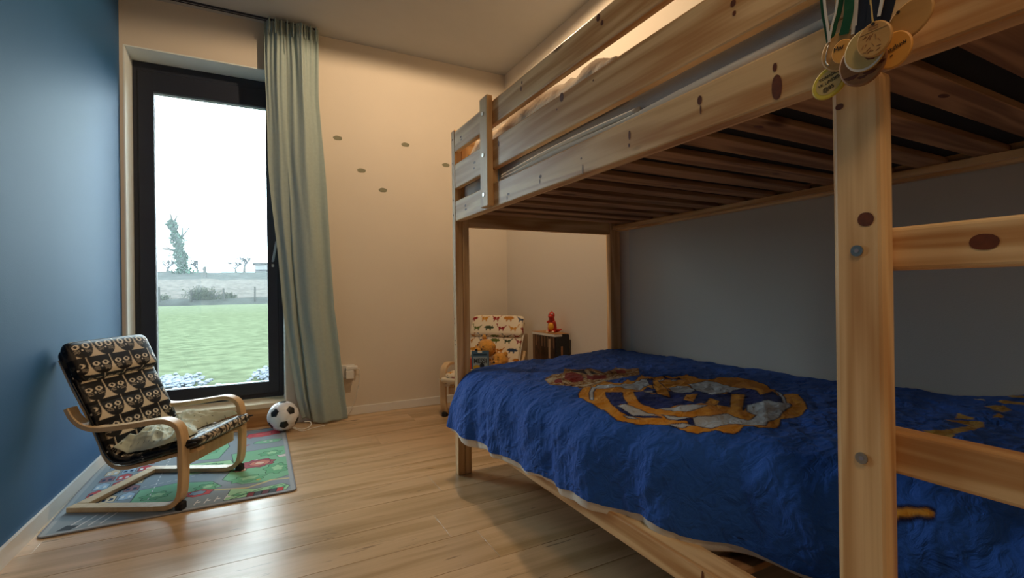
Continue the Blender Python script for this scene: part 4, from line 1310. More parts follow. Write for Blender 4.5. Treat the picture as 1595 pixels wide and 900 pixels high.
def throw():
    nu, nv = 130, 130
    U, Vv = np.meshgrid(np.linspace(0, 1, nu), np.linspace(0, 1, nv))
    # seat coordinates: u from the crook forward, s across
    s = 0.030 + 0.385 * Vv + 0.02 * np.sin(U * 7)
    u = -0.285 + (0.235 + 0.05 * np.sin(Vv * 6 + 1)) * U
    zs = np.interp(u, [-0.31, -0.242, -0.17, -0.05, 0.05], [0.262, 0.214, 0.228, 0.262, 0.288])
    edge = np.clip(np.minimum.reduce([U, 1 - U, Vv, 1 - Vv]) / 0.08, 0, 1) ** 0.6
    h = 0.012 + 0.045 * np.exp(-(((U - 0.30) / 0.30) ** 2 + ((Vv - 0.35) / 0.30) ** 2)) + 0.055 * np.exp(-(((U - 0.55) / 0.32) ** 2 + ((Vv - 0.80) / 0.22) ** 2))
    w = ridged(U * 3.3 + 0.8 * fbm(U * 3, Vv * 3, 2), Vv * 4.2, 3, 14) - 0.35
    z = zs + edge * (h + 0.060 * w) + 0.002
    X = -0.285 + fx * u + sx * s
    Y = 2.268 + fy * u + sy * s
    off = np.array(chair_pt(-0.17, 0.2, 0.23))
    top = np.stack([X, Y, z + 0.0045], -1) - off
    bot = np.stack([X, Y, zs + 0.0045 + 0.001], -1) - off
    k = nu * nv
    F = grid_faces(nu, nv)
    Fs = [tuple(q) for q in F] + [tuple(q[::-1] + k) for q in F]
    e = [(i + 1, i) for i in range(nu - 1)] + [((nv - 1) * nu + i, (nv - 1) * nu + i + 1) for i in range(nu - 1)]
    e += [(j * nu, (j + 1) * nu) for j in range(nv - 1)] + [((j + 1) * nu + nu - 1, j * nu + nu - 1) for j in range(nv - 1)]
    Fs += [(a, b, b + k, a + k) for a, b in e]
    col = np.tile(np.array(lin('ccd6c6')[:3]), (k, 1))
    a, b = (U * 0.40).ravel(), (Vv * 0.5).ravel()
    cell = 0.042
    row = np.floor(b / cell)
    du = (a / cell + 0.5 * (row % 2)) % 1 - .5
    dv = (b / cell) % 1 - .5
    col = blend(col, '3a4a42', np.clip((0.085 - np.hypot(du, dv)) / 0.04, 0, 1))
    o = obj('throw', np.concatenate([top.reshape(-1, 3), bot.reshape(-1, 3)]), Fs, 'print_cloth', None, smooth=True, cols=np.concatenate([col, col]))
    o.location = tuple(off)
    tag(o, 'pale green dotted cloth crumpled on the seat of the cat armchair', 'cloth')


throw()


# ================================================================ RUG
def rug():
    x0, x1, y0, y1 = -0.703, 0.128, 2.268, 3.385
    nx, ny = 420, 560
    X, Y = np.meshgrid(np.linspace(x0, x1, nx), np.linspace(y0, y1, ny))
    x, y = X.ravel(), Y.ravel()
    a = x - x0
    b = y - y0
    col = np.tile(np.array(lin('93a2ae')[:3]), (x.size, 1))
    ink = '2f3c3c'

    def P(poly, c, out=0.0035, aa=0.0015):
        nonlocal col
        q = np.array(poly)
        lo, hi = q.min(0) - .02, q.max(0) + .02
        m = (x > lo[0]) & (x < hi[0]) & (y > lo[1]) & (y < hi[1])
        if not m.any():
            return
        sd = poly_sd(x[m], y[m], poly)
        s_ = col[m]
        if out:
            s_ = blend(s_, ink, np.clip((out - sd) / aa, 0, 1))
        col[m] = blend(s_, c, np.clip(-sd / aa + .5, 0, 1))

    def blob(cx, cy, rx, ry, n=26, w=0.14, f=6, ph=0.0):
        return [(cx + rx * (1 + w * math.sin(f * t + ph)) * math.cos(t), cy + ry * (1 + w * math.sin(f * t + ph)) * math.sin(t)) for t in [2 * math.pi * i / n for i in range(n)]]

    def line(p, q, wd, c, dash=None):
        nonlocal col
        p, q = np.array(p), np.array(q)
        e = q - p
        L = np.hypot(*e)
        e = e / L
        t = (x - p[0]) * e[0] + (y - p[1]) * e[1]
        d = np.abs(-(x - p[0]) * e[1] + (y - p[1]) * e[0])
        k = (t > 0) & (t < L) & (d < wd / 2)
        if dash:
            k &= (t % dash) < dash * .55
        col = blend(col, c, k.astype(float))
    green = '86c2a0'
    lgreen = 'a8dab2'
    # green fields
    P([(-.12, 3.24), (.10, 3.22), (.10, 3.02), (.06, 2.98), (-.04, 2.98), (-.12, 3.04)], '93a2ae', 0)
    P(blob(0.03, 3.095, .07, .035, w=.05), green)
    P([(-.34, 3.34), (-.20, 3.34), (-.16, 3.10), (-.20, 2.90), (-.36, 2.94), (-.38, 3.2)], green)
    P([(-.34, 2.88), (-.14, 2.84), (-.12, 2.74), (-.30, 2.70), (-.36, 2.78)], lgreen)
    P([(-.14, 2.94), (.11, 2.96), (.11, 2.48), (.02, 2.44), (-.08, 2.46), (-.16, 2.56), (-.12, 2.72)], green)
    P([(-.47, 2.60), (-.34, 2.62), (-.20, 2.56), (-.16, 2.48), (-.24, 2.42), (-.40, 2.40), (-.48, 2.46)], green)
    P([(-.12, 2.42), (-.02, 2.37), (.08, 2.38), (.105, 2.34), (.09, 2.30), (-.14, 2.30)], lgreen)
    for q in [(.04, 2.86, .05, .04), (.06, 2.60, .05, .07), (-.06, 2.52, .07, .04), (-.26, 3.06, .05, .06), (-.24, 2.80, .06, .03), (-.40, 2.50, .05, .04), (-.22, 2.50, .04, .04), (.06, 2.345, .03, .02), (-.08, 2.34, .03, .015)]:
        P(blob(*q, w=.18, f=7), '74b890', 0.003)
        P(blob(q[0] + .006, q[1] + .006, q[2] * .5, q[3] * .5, w=.2, f=5), lgreen, 0.0015)
    # roads
    for p, q, w in [((-.46, 2.28), (-.46, 2.9), .0), ((-.47, 2.64), (-.10, 2.72), .055), ((-.14, 2.30), (-.14, 3.3), .0)]:
        if w:
            line(p, q, w, '93a2ae')
            line(p, q, .004, 'd8dde0', .03)
    line((-.42, 2.42), (-.42, 3.36), .004, 'd8dde0', .045)
    line((-.30, 2.96), (-.30, 3.36), .004, 'd8dde0', .04)
    for k in range(4):
        line((-.38 + k * .016, 3.25), (-.38 + k * .016, 3.30), .008, 'd8dde0')
    line((-.355, 2.95), (-.36, 3.36), .014, 'd9cf9a')
    for (p, q) in [((-.22, 2.46), (-.06, 2.40)), ((-.06, 2.40), (.04, 2.45)), ((.04, 2.45), (.115, 2.43))]:
        line(p, q, .012, 'd9cf9a')
    # parking bays
    for k in range(4):
        line((-.245 + k * .035, 2.31), (-.235 + k * .035, 2.36), .004, 'e4e6e6')
        P(blob(-.23 + k * .035, 2.335, .007, .007, 10, 0), 'e4e6e6', 0)
    line((-.12, 2.30), (.0, 2.36), .005, ink)
    # white arrows, front left
    for k in range(4):
        line((-.64 + k * .035, 2.30), (-.60 + k * .035, 2.40), .005, 'dfe4e8')
    P([(-.66, 2.30), (-.62, 2.29), (-.60, 2.32), (-.64, 2.34)], '4a5661', 0)
    # blocks of red and blue houses on the left
    rr = random.Random(5)
    for i in range(3):
        for j in range(9):
            cx = -.655 + i * .062
            cy = 2.52 + j * .092
            c = ['bc5058', '7fa0c4', 'dccbb0', '94707a', 'a6c2da', 'c85a5e'][(i * 2 + j * 5) % 6]
            P([(cx, cy), (cx + .05, cy), (cx + .05, cy + .055), (cx + .025, cy + .08), (cx, cy + .055)], c, 0.003)
            for a_ in (.012, .036):
                P([(cx + a_ - .006, cy + .015), (cx + a_ + .006, cy + .015), (cx + a_ + .006, cy + .04), (cx + a_ - .006, cy + .04)], ['dfe6ea', '2c4a6c'][(i + j) % 2], 0.0015)
    # red roofs on the right: circus tent, castle, cars
    P([(-.07, 3.30), (.09, 3.33), (.10, 3.24), (.0, 3.21), (-.08, 3.24)], 'd8606a')
    P([(-.05, 3.28), (.05, 3.30), (.05, 3.26), (-.02, 3.25)], 'e0757a', 0.002)
    P(blob(-.02, 2.72, .075, .06, w=.12, f=8), 'a8626e')
    P(blob(-.01, 2.72, .045, .035, w=.05), 'cf8a80')
    P(blob(-.01, 2.72, .022, .016, w=.05), 'e6c8b8', 0.002)
    P(blob(-.24, 2.44, .05, .035, w=.1, f=6), 'cc606a')
    P(blob(-.245, 2.445, .028, .02, w=.1, f=6), '88a8c4')
    for k in range(5):
        P([(-.06 + k * .028, 2.295), (-.036 + k * .028, 2.295), (-.030 + k * .028, 2.335), (-.054 + k * .028, 2.335)], ['8c4650', '59636e', '7a5560', '59636e', 'd0565c'][k], 0.003)
    P([(.07, 2.80), (.11, 2.81), (.11, 2.77), (.08, 2.765)], 'dcd6d8')
    P([(-.12, 2.66), (-.07, 2.67), (-.07, 2.64), (-.11, 2.635)], 'd8b0a0')
    for k in range(9):
        P(blob(rr.uniform(-.32, .08), rr.uniform(2.42, 3.3), .010, .007, w=.2), rr.choice(['c9505a', 'd8dde0', '3f6d9a', 'e0c870']), .002)
    # inner border
    e = np.minimum.reduce([a, b, x1 - x, y1 - y])
    col = blend(col, 'a9b2ba', np.clip((0.020 - e) / .002, 0, 1))
    off = np.array([(x0 + x1) / 2, (y0 + y1) / 2, 0.0])
    # rounded corners
    rr_ = 0.022
    cx = np.clip(x, x0 + rr_, x1 - rr_)
    cy = np.clip(y, y0 + rr_, y1 - rr_)
    d = np.hypot(x - cx, y - cy)
    k = np.where(d > rr_, rr_ / np.maximum(d, 1e-9), 1)
    m = (np.abs(x - cx) > 0) & (np.abs(y - cy) > 0)
    xx = np.where(m, cx + (x - cx) * k, x)
    yy = np.where(m, cy + (y - cy) * k, y)
    top = np.stack([xx, yy, np.full_like(x, 0.0046)], -1) - off
    bot = np.stack([xx, yy, np.full_like(x, 0.0004)], -1) - off
    n = nx * ny
    r = thing('rug', 'play rug printed with streets, trees and houses under the cat armchair', 'rug', tuple(off))
    eidx = [(i + 1, i) for i in range(nx - 1)] + [((ny - 1) * nx + i, (ny - 1) * nx + i + 1) for i in range(nx - 1)]
    eidx += [(j * nx, (j + 1) * nx) for j in range(ny - 1)] + [((j + 1) * nx + nx - 1, j * nx + nx - 1) for j in range(ny - 1)]
    F = [tuple(q) for q in grid_faces(nx, ny)] + [(p, q, q + n, p + n) for p, q in eidx]
    obj('pile', np.concatenate([top, bot]), F, 'rug_pile', r, cols=np.concatenate([col, col]))
    pts = []
    for (cx, cy, a0) in [(x1 - rr_, y0 + rr_, -90), (x1 - rr_, y1 - rr_, 0), (x0 + rr_, y1 - rr_, 90), (x0 + rr_, y0 + rr_, 180)]:
        for i in range(7):
            t = math.radians(a0 + 15 * i)
            pts.append((cx - off[0] + rr_ * math.cos(t), cy - off[1] + rr_ * math.sin(t), 0.0038))
    pts.append(pts[0])
    v, f = tube(pts, 0.0036, 8)
    obj('binding', v, f, 'rug_edge', r, smooth=True, label='grey bound edge')


rug()


# ================================================================ FOOTBALL LAMP
def ball():
    c = (0.118, 3.285, 0.0945)
    R_ = 0.090
    r = thing('football', 'white football lamp with black patches on the rug corner by the curtain', 'football', c)
    phi = (1 + 5 ** .5) / 2
    ico = [Vector(v).normalized() for v in [(-1, phi, 0), (1, phi, 0), (-1, -phi, 0), (1, -phi, 0), (0, -1, phi), (0, 1, phi), (0, -1, -phi), (0, 1, -phi), (phi, 0, -1), (phi, 0, 1), (-phi, 0, -1), (-phi, 0, 1)]]
    tri = [(0, 11, 5), (0, 5, 1), (0, 1, 7), (0, 7, 10), (0, 10, 11), (1, 5, 9), (5, 11, 4), (11, 10, 2), (10, 7, 6), (7, 1, 8), (3, 9, 4), (3, 4, 2), (3, 2, 6), (3, 6, 8), (3, 8, 9), (4, 9, 5), (2, 4, 11), (6, 2, 10), (8, 6, 7), (9, 8, 1)]
    # turn so that one hexagon (a triangle centre) faces the viewer
    ctr = (ico[0] + ico[11] + ico[5]).normalized()
    view = (Vector((0, 0, 0.85)) - Vector(c)).normalized()
    q = ctr.rotation_difference(view)
    v0 = q @ ico[0]
    # spin about the view axis: one patch at the lower middle
    upv = (Vector((0, 0, 1)) - view * view.z).normalized()
    want = -upv
    cur = (v0 - view * v0.dot(view)).normalized()
    ang = math.atan2(view.dot(cur.cross(want)), cur.dot(want)) + math.radians(4)
    q = Matrix.Rotation(ang, 3, view).to_quaternion() @ q
    ico = [q @ v for v in ico]

    def patch(poly, mat, name):
        cen = sum(poly, Vector()) / len(poly)
        V, F = [], []
        n = 4
        m = len(poly)
        for k in range(n + 1):
            t = k / n
            for i in range(m):
                for e in range(4):
                    a = poly[i].lerp(poly[(i + 1) % m], e / 4)
                    p = cen.lerp(a, t * 0.985).normalized() * (R_ - (0.0016 if k == n else 0))
                    V.append(tuple(p))
        M_ = m * 4
        for k in range(n):
            for i in range(M_):
                if k == 0:
                    F.append((i, M_ + i, M_ + (i + 1) % M_))
                else:
                    F.append((k * M_ + i, (k + 1) * M_ + i, (k + 1) * M_ + (i + 1) % M_, k * M_ + (i + 1) % M_))
        # collapse centre ring: all points equal, use first
        F = [tuple(0 if (i < M_) else i for i in f) for f in F]
        obj(name, V, F, mat, r, smooth=True)
    th = 1 / 3
    for i, v in enumerate(ico):
        nb = sorted([j for j in range(12) if j != i and (ico[j] - v).length < 1.2], key=lambda j: 0)
        ax = v.normalized()
        e1 = (ico[nb[0]] - ax * ico[nb[0]].dot(ax)).normalized()
        e2 = ax.cross(e1)
        nb.sort(key=lambda j: math.atan2(ico[j].dot(e2), ico[j].dot(e1)))
        patch([v.lerp(ico[j], th * 0.93) for j in nb], 'black_patch', 'black_patch')
    for a, b, c_ in tri:
        pts = []
        T_ = [ico[a], ico[b], ico[c_]]
        for i in range(3):
            p, q_ = T_[i], T_[(i + 1) % 3]
            pts += [p.lerp(q_, th), p.lerp(q_, 1 - th)]
        ce = sum(pts, Vector()) / 6
        n_ = (T_[1] - T_[0]).cross(T_[2] - T_[0])
        if n_.dot(ce) < 0:
            pts = pts[::-1]
        patch(pts, 'white_patch', 'white_patch')
    v, f = ellipsoid((0, 0, 0), (R_ - .0025,) * 3, 32, 20)
    obj('core', v, f, 'white_patch', r, smooth=True)
    pts = catmull([(0.055, -0.03, -0.068), (0.10, -0.045, -0.085), (0.15, -0.02, -0.080), (0.155, 0.01, -0.060), (0.12, 0.01, -0.055)], 6)
    obj('lead', *tube(pts, 0.0028, 6), 'white_plastic', r, smooth=True)
    pts = catmull([(0.05, -0.035, -0.07), (0.10, -0.06, -0.0915), (0.16, -0.03, -0.0915), (0.24, 0.0, -0.0915)], 6)
    obj('lead', *tube(pts, 0.0028, 6), 'white_plastic', r, smooth=True)


ball()

# ================================================================ MEDALS ON THE BED
GROUP_M = 'medals hanging from the bunk bed'


def medal(y, z, ry, rz, x, tilt, mat, label, thick=0.004, detail=None, hole=True, rim=None):
    """wooden disc hanging in front of the bed, its face towards -x"""
    r = thing('medal', label, 'medal', (x, y, z), 0, GROUP_M)
    n = 44
    ca, sa = math.cos(tilt), math.sin(tilt)

    def pt(a, k, dx):
        p, q = ry * k * math.cos(a), rz * k * math.sin(a)
        return (dx, p * ca - q * sa, p * sa + q * ca)
    prof = [(0.0, 0), (0.93, 0), (1.0, thick * .25), (1.0, thick * .75), (0.93, thick), (0.0, thick)]
    V, F = [], []
    for k, dx in prof:
        for i in range(n):
            V.append(pt(2 * math.pi * i / n, max(k, 0.001), dx))
    for j in range(len(prof) - 1):
        for i in range(n):
            F.append((j * n + i, (j + 1) * n + i, (j + 1) * n + (i + 1) % n, j * n + (i + 1) % n))
    F.append(tuple(range(n)))
    F.append(tuple(range((len(prof) - 1) * n + n - 1, (len(prof) - 1) * n - 1, -1)))
    obj('disc', V, F, mat, r)

    def flat(name, pts, mat_, d=-0.0004):
        P3 = [(d, p * ca - q * sa, p * sa + q * ca) for p, q in pts]
        m = len(P3)
        V2 = P3 + [(0.0002, q[1], q[2]) for q in P3]
        F2 = [tuple(range(m)), tuple(range(2 * m - 1, m - 1, -1))] + [(i, m + i, m + (i + 1) % m, (i + 1) % m) for i in range(m)]
        return obj(name, V2, F2, mat_, r)
    if rim:
        pts = [(0.74 * ry * math.cos(2 * math.pi * i / 40), 0.74 * rz * math.sin(2 * math.pi * i / 40)) for i in range(40)]
        flat('inner_field', pts, rim)
    if hole:
        pts = [(0.0022 * math.cos(2 * math.pi * i / 12), rz * 0.86 + 0.0022 * math.sin(2 * math.pi * i / 12)) for i in range(12)]
        flat('hole', pts, 'ink', -0.0006)
    return r, flat


def writing(parent, text, size, loc, tilt, mat='ink', name='lettering'):
    cu = bpy.data.curves.new(name, 'FONT')
    cu.body = text
    cu.size = size
    cu.align_x = 'CENTER'
    cu.align_y = 'CENTER'
    cu.extrude = 0.00015
    o = bpy.data.objects.new(name, cu)
    COL.objects.link(o)
    dg = bpy.context.evaluated_depsgraph_get()
    me = bpy.data.meshes.new_from_object(o.evaluated_get(dg))
    bpy.data.objects.remove(o, do_unlink=True)
    bpy.data.curves.remove(cu)
    me.materials.clear()
    me.materials.append(M[mat])
    q = bpy.data.objects.new(name, me)
    COL.objects.link(q)
    q.parent = parent
    q.location = loc
    # text x axis -> -y, text y axis -> z, facing -x
    base = Matrix(((0, 0, -1), (-1, 0, 0), (0, 1, 0)))
    q.rotation_euler = (base @ Matrix.Rotation(tilt, 3, 'Z')).to_euler()
    return q


# big plain oval behind, upper right
medal(0.323, 1.206, 0.0300, 0.0225, 0.7755, -0.64, 'medal_wood', 'large plain oval wooden medal, upper right of the bunch')
m_, fl = medal(0.338, 1.170, 0.0215, 0.0245, 0.7680, 0.3, 'medal_orange', 'orange disc medal on the right of the bunch, under the plain oval', hole=False)
writing(m_, 'ntsluw', 0.0095, (-0.0006, -0.004, 0.003), 0.28)
writing(m_, '-', 0.014, (-0.0006, 0.002, -0.006), 0.28)
medal(0.402, 1.197, 0.0285, 0.0285, 0.7640, 0, 'medal_wood', 'light wooden medal at the upper left of the bunch')
m_, fl = medal(0.397, 1.1925, 0.0150, 0.0170, 0.7580, 0, 'medal_orange', 'small orange disc lying over the upper left wooden medal', hole=False)
writing(m_, 'Mar', 0.0095, (-0.0006, 0.004, 0.006), 0.1)
m_, fl = medal(0.4215, 1.1585, 0.0270, 0.0225, 0.7680, -0.55, 'medal_yellow', 'yellow rimmed oval medal with printed words, lowest on the left', rim='medal_tan', hole=False)
writing(m_, 'TORNOOI', 0.0062, (-0.0008, 0.0, 0.009), 0.22)
writing(m_, 'VK LINDEN', 0.0066, (-0.0008, -0.001, 0.001), 0.22)
writing(m_, '@85', 0.0085, (-0.0008, 0.0005, -0.009), 0.22)
m_, fl = medal(0.3705, 1.1655, 0.0305, 0.0335, 0.7560, 0, 'medal_dark', 'dark wooden medal with engraved figures, lowest in the middle', hole=False)
for dy, dz, sc in ((0.014, -0.018, 1), (-0.010, -0.019, 0.9), (-0.022, -0.010, .8), (0.0, -0.022, .7)):
    fl('engraving', [(dy + sc * .008 * math.cos(t) * (1 + .5 * math.sin(3 * t)), dz + sc * .004 * math.sin(t) * (1 + .4 * math.cos(2 * t))) for t in [i * .5236 for i in range(12)]], 'knot_brown')
m_, fl = medal(0.3640, 1.1780, 0.0262, 0.0295, 0.7495, 0, 'medal_tan', 'pale gold medal with a white lower rim, in the middle of the bunch', hole=False)
fl('white_rim', [(0.0262 * math.cos(t), 0.0292 * math.sin(t)) for t in [math.pi * (1.02 + 0.96 * i / 20) for i in range(21)]] + [(0.0250 * math.cos(t), 0.0015 + 0.0275 * math.sin(t)) for t in [math.pi * (1.98 - 0.96 * i / 20) for i in range(21)]], 'ribbon_white')
fl('engraving', [(-.004, -.016), (.002, -.008), (-.001, -.003), (-.008, -.006), (-.014, -.012), (-.012, -.018)], 'knot_brown')
m_, fl = medal(0.3490, 1.1845, 0.0212, 0.0235, 0.7420, 0, 'medal_wood', 'round wooden medal with fine engraving, topmost in front', thick=0.006)
fl('engraving', [(-.017, .0105), (.017, .0105), (.017, .0100), (-.017, .0100)], 'medal_dark')
fl('engraving', [(-.006, .018), (.006, .018), (.006, .0165), (-.006, .0165)], 'medal_dark')
fl('engraving', [(-.006, .0148), (.006, .0148), (.006, .0130), (-.006, .0130)], 'medal_dark')
rr = random.Random(3)
for k in range(16):
    cy_, cz_ = rr.uniform(-.014, .014), rr.uniform(-.017, .006)
    t = rr.uniform(0, 3.14)
    ll = rr.uniform(.0015, .004)
    c_, s_ = math.cos(t) * ll, math.sin(t) * ll
    fl('engraving', [(cy_ - c_, cz_ - s_), (cy_ + c_, cz_ + s_), (cy_ + c_ + .0006, cz_ + s_ + .0007), (cy_ - c_ + .0006, cz_ - s_ + .0007)], 'medal_dark')


def ribbon(name, pts, w, mat, label, parent=None, stripe=None):
    """flat band hanging in the plane x = const; pts (x, y, z), width along y-z normal"""
    P = catmull(pts, 5)
    off = P[-1].copy() if parent is None else Vector((0, 0, 0))
    V, F = [], []
    for i, p in enumerate(P):
        d = (P[min(i + 1, len(P) - 1)] - P[max(i - 1, 0)]).normalized()
        n = Vector((0, d.z, -d.y)).normalized() * (w / 2)
        for dx in (-0.0005, 0.0005):
            V += [tuple(p + n + Vector((dx, 0, 0)) - off), tuple(p - n + Vector((dx, 0, 0)) - off)]
    for i in range(len(P) - 1):
        a, b = i * 4, i * 4 + 4
        F += [(a, a + 1, b + 1, b), (a + 2, b + 2, b + 3, a + 3), (a, b, b + 2, a + 2), (a + 1, a + 3, b + 3, b + 1)]
    m = (len(P) - 1) * 4
    F += [(0, 2, 3, 1), (m, m + 1, m + 3, m + 2)]
    o = obj(name, V, F, mat, parent)
    if parent is None:
        o.location = off
        tag(o, label, 'ribbon', 'medal ribbons tied to the bunk bed')
    return o


HK = 1.50
x = 0.7660
o = ribbon('ribbon', [(x, 0.440, HK), (x, 0.428, 1.29), (x, 0.4225, 1.243), (x, 0.4185, 1.212)], 0.0075, 'ribbon_green', 'green and white ribbon forming a narrow V, leftmost of the ribbons')
L_ = Vector(o.location)
for nm, mt, w, pts in [('band', 'ribbon_green', .0075, [(x - .0012, 0.375, HK), (x - .0012, 0.399, 1.285), (x - .0012, 0.410, 1.240), (x - .0012, 0.4180, 1.213)]),
                       ('white_stripe', 'ribbon_white', .0036, [(x - .0024, 0.436, HK), (x - .0024, 0.4245, 1.29), (x - .0024, 0.4200, 1.243), (x - .0024, 0.4175, 1.216)]),
                       ('white_stripe', 'ribbon_white', .0030, [(x - .0036, 0.379, HK), (x - .0036, 0.403, 1.285), (x - .0036, 0.4125, 1.240), (x - .0036, 0.4178, 1.216)])]:
    ribbon(nm, [tuple(Vector(p) - L_) for p in pts], w, mt, '', o)
ribbon('ribbon', [(0.7600, 0.370, HK), (0.7600, 0.386, 1.285), (0.7590, 0.388, 1.245), (0.7590, 0.395, 1.216)], 0.013, 'ribbon_green', 'wide dark green ribbon leading to the upper left wooden medal')
ribbon('ribbon', [(0.7615, 0.362, HK), (0.7615, 0.378, 1.285), (0.7615, 0.381, 1.240), (0.7615, 0.383, 1.212)], 0.007, 'ribbon_white', 'greyish white ribbon just right of the wide green one')
ribbon('ribbon', [(0.7630, 0.352, HK), (0.7630, 0.368, 1.29), (0.7620, 0.371, 1.235), (0.7600, 0.374, 1.190)], 0.018, 'ribbon_dark', 'navy ribbon behind the left side of the topmost round medal')
ribbon('ribbon', [(0.7600, 0.325, HK), (0.7600, 0.350, 1.29), (0.7600, 0.355, 1.240), (0.7600, 0.360, 1.195)], 0.018, 'ribbon_dark', 'broad blue-black ribbon above the topmost round medal')
ribbon('ribbon', [(0.7590, 0.320, HK), (0.7590, 0.342, 1.29), (0.7590, 0.3455, 1.245), (0.7590, 0.350, 1.220)], 0.004, 'ribbon_white', 'thin white ribbon on the right side of the medal bunch')
ribbon('ribbon', [(0.7640, 0.305, HK), (0.7640, 0.330, 1.29), (0.7640, 0.338, 1.240), (0.7640, 0.348, 1.205)], 0.014, 'ribbon_dark', 'dark ribbon right of the thin white ribbon')
ribbon('ribbon', [(0.7410, 0.345, HK), (0.7410, 0.351, 1.26), (0.7410, 0.3505, 1.23), (0.7410, 0.3490, 1.2065)], 0.0018, 'medal_tan', 'thin beige string holding the topmost round medal')
v, f = tube(catmull([(0.764, 0.4190, 1.213), (0.7635, 0.4225, 1.198), (0.7635, 0.4225, 1.188), (0.764, 0.4185, 1.181)], 5), 0.0009, 6)
# steel ring joining the V ribbon and the yellow medal
o = obj('ring', [(p[0] - .764, p[1] - .4190, p[2] - 1.213) for p in v], f, 'chrome', None, smooth=True)
o.location = (.764, .4190, 1.213)
tag(o, 'bent steel ring linking the V ribbon to the yellow medal', 'ring')

# ================================================================ CORNER: PLUSH HEADS, BOOK, BOX, TOY
def plush(label, loc, rz, s, col='plush_yellow', tilt=0.0):
    r = thing('plush_bear', label, 'plush toy', loc, rz)
    T_ = Matrix.Rotation(tilt, 3, 'Y')

    def E(name, c, rad, mat, n=24, lab=None):
        v, f = ellipsoid(tuple(T_ @ Vector([q * s for q in c])), [q * s for q in rad], n, n * 2 // 3)
        o = obj(name, v, f, mat, r, smooth=True, label=lab)
        return o
    E('head', (0, 0, 0.50), (.60, .50, .50), col, 36)
    E('snout', (-.06, -.42, .36), (.26, .22, .19), col, 24)
    E('nose', (-.06, -.63, .42), (.10, .06, .07), 'black_plastic', 14)
    for sx_ in (-1, 1):
        E('ear', (sx_ * .44, .02, .92), (.17, .09, .17), col, 18)
        E('eye', (sx_ * .20 - .04, -.465, .60), (.042, .03, .05), 'black_plastic', 12)
        E('brow', (sx_ * .20 - .04, -.44, .76), (.07, .03, .018), 'knot_brown', 12)
    E('cheek', (.22, -.34, .38), (.18, .16, .15), col, 18)
    E('cheek', (-.34, -.30, .38), (.18, .16, .15), col, 18)
    return r


plush('bigger yellow plush bear lying against the backrest of the corner armchair, behind the book', (1.405, 3.135, 0.385), math.radians(-75), 0.128, tilt=0.5)
plush('smaller yellow plush bear head resting right of the book on the corner armchair', (1.478, 3.018, 0.312), math.radians(-62), 0.104)


def book():
    r = thing('book', 'blue book with the word MESSI standing on the dinosaur armchair seat', 'book', (1.340, 3.045, 0.306), math.radians(-28))
    w, h, t = 0.120, 0.128, 0.018
    nx, nz = 90, 96
    X, Z = np.meshgrid(np.linspace(-w / 2, w / 2, nx), np.linspace(0, h, nz))
    x, z = X.ravel(), Z.ravel()
    c = np.tile(np.array(lin('4a6a86')[:3]), (x.size, 1))
    c = blend(c, '8fa2b0', (np.abs(x) < w * .42) & (z < h * .70) & (z > h * .04))
    c = blend(c, '2c4258', (z > h * .76) & (z < h * .86) & (np.abs(x) < w * .38))
    c = blend(c, 'e6e0d0', (np.abs(x + .002) < .016) & (z > h * .90))
    c = blend(c, 'b89a3a', (((x + .025) / .024) ** 2 + ((z - .018) / .014) ** 2 < 1))
    c = blend(c, '1c2634', (((x - .012) / .016) ** 2 + ((z - .026) / .020) ** 2 < 1))
    c = blend(c, '6f93b2', (((x - .045) / .020) ** 2 + ((z - .016) / .012) ** 2 < 1))
    V = np.stack([x, np.full_like(x, -t / 2 - .0003), z], -1)
    obj('cover_print', V, grid_faces(nx, nz), 'glossy_print', r, cols=c)
    bm = bmesh.new()
    box_bm(bm, -w / 2, w / 2, -t / 2, -t / 2 + .002, 0, h)
    box_bm(bm, -w / 2, w / 2, t / 2 - .002, t / 2, 0, h)
    box_bm(bm, -w / 2, -w / 2 + .002, -t / 2 + .002, t / 2 - .002, 0, h)
    bm_obj('cover', bm, 'book_blue', r)
    bm = bmesh.new()
    box_bm(bm, -w / 2 + .0022, w / 2 - .003, -t / 2 + .0021, t / 2 - .0021, 0.002, h - .003)
    bm_obj('pages', bm, 'ribbon_white', r)
    cu = bpy.data.curves.new('lettering', 'FONT')
    cu.body = 'MESSI'
    cu.size = 0.046
    cu.align_x = 'CENTER'
    cu.align_y = 'CENTER'
    cu.extrude = 0.0003
    cu.offset = 0.0012
    o = bpy.data.objects.new('lettering', cu)
    COL.objects.link(o)
    dg = bpy.context.evaluated_depsgraph_get()
    me = bpy.data.meshes.new_from_object(o.evaluated_get(dg))
    bpy.data.objects.remove(o, do_unlink=True)
    me.materials.clear()
    me.materials.append(M['black_plastic'])
    for v_ in me.vertices:
        v_.co.x *= 0.80
    q = bpy.data.objects.new('lettering', me)
    COL.objects.link(q)
    q.parent = r
    q.location = (0, -t / 2 - .0008, h * .46)
    q.rotation_euler = (R90, 0, 0)


book()
o = soft_box('book', -0.03, 0.03, -0.04, 0.04, 0, 0.075, 0.002, 'toy_red', 'dark red book edge half hidden left of the blue book', 'book')
o.location = (1.285, 3.11, 0.306)
o.rotation_euler = (0, 0, math.radians(-25))


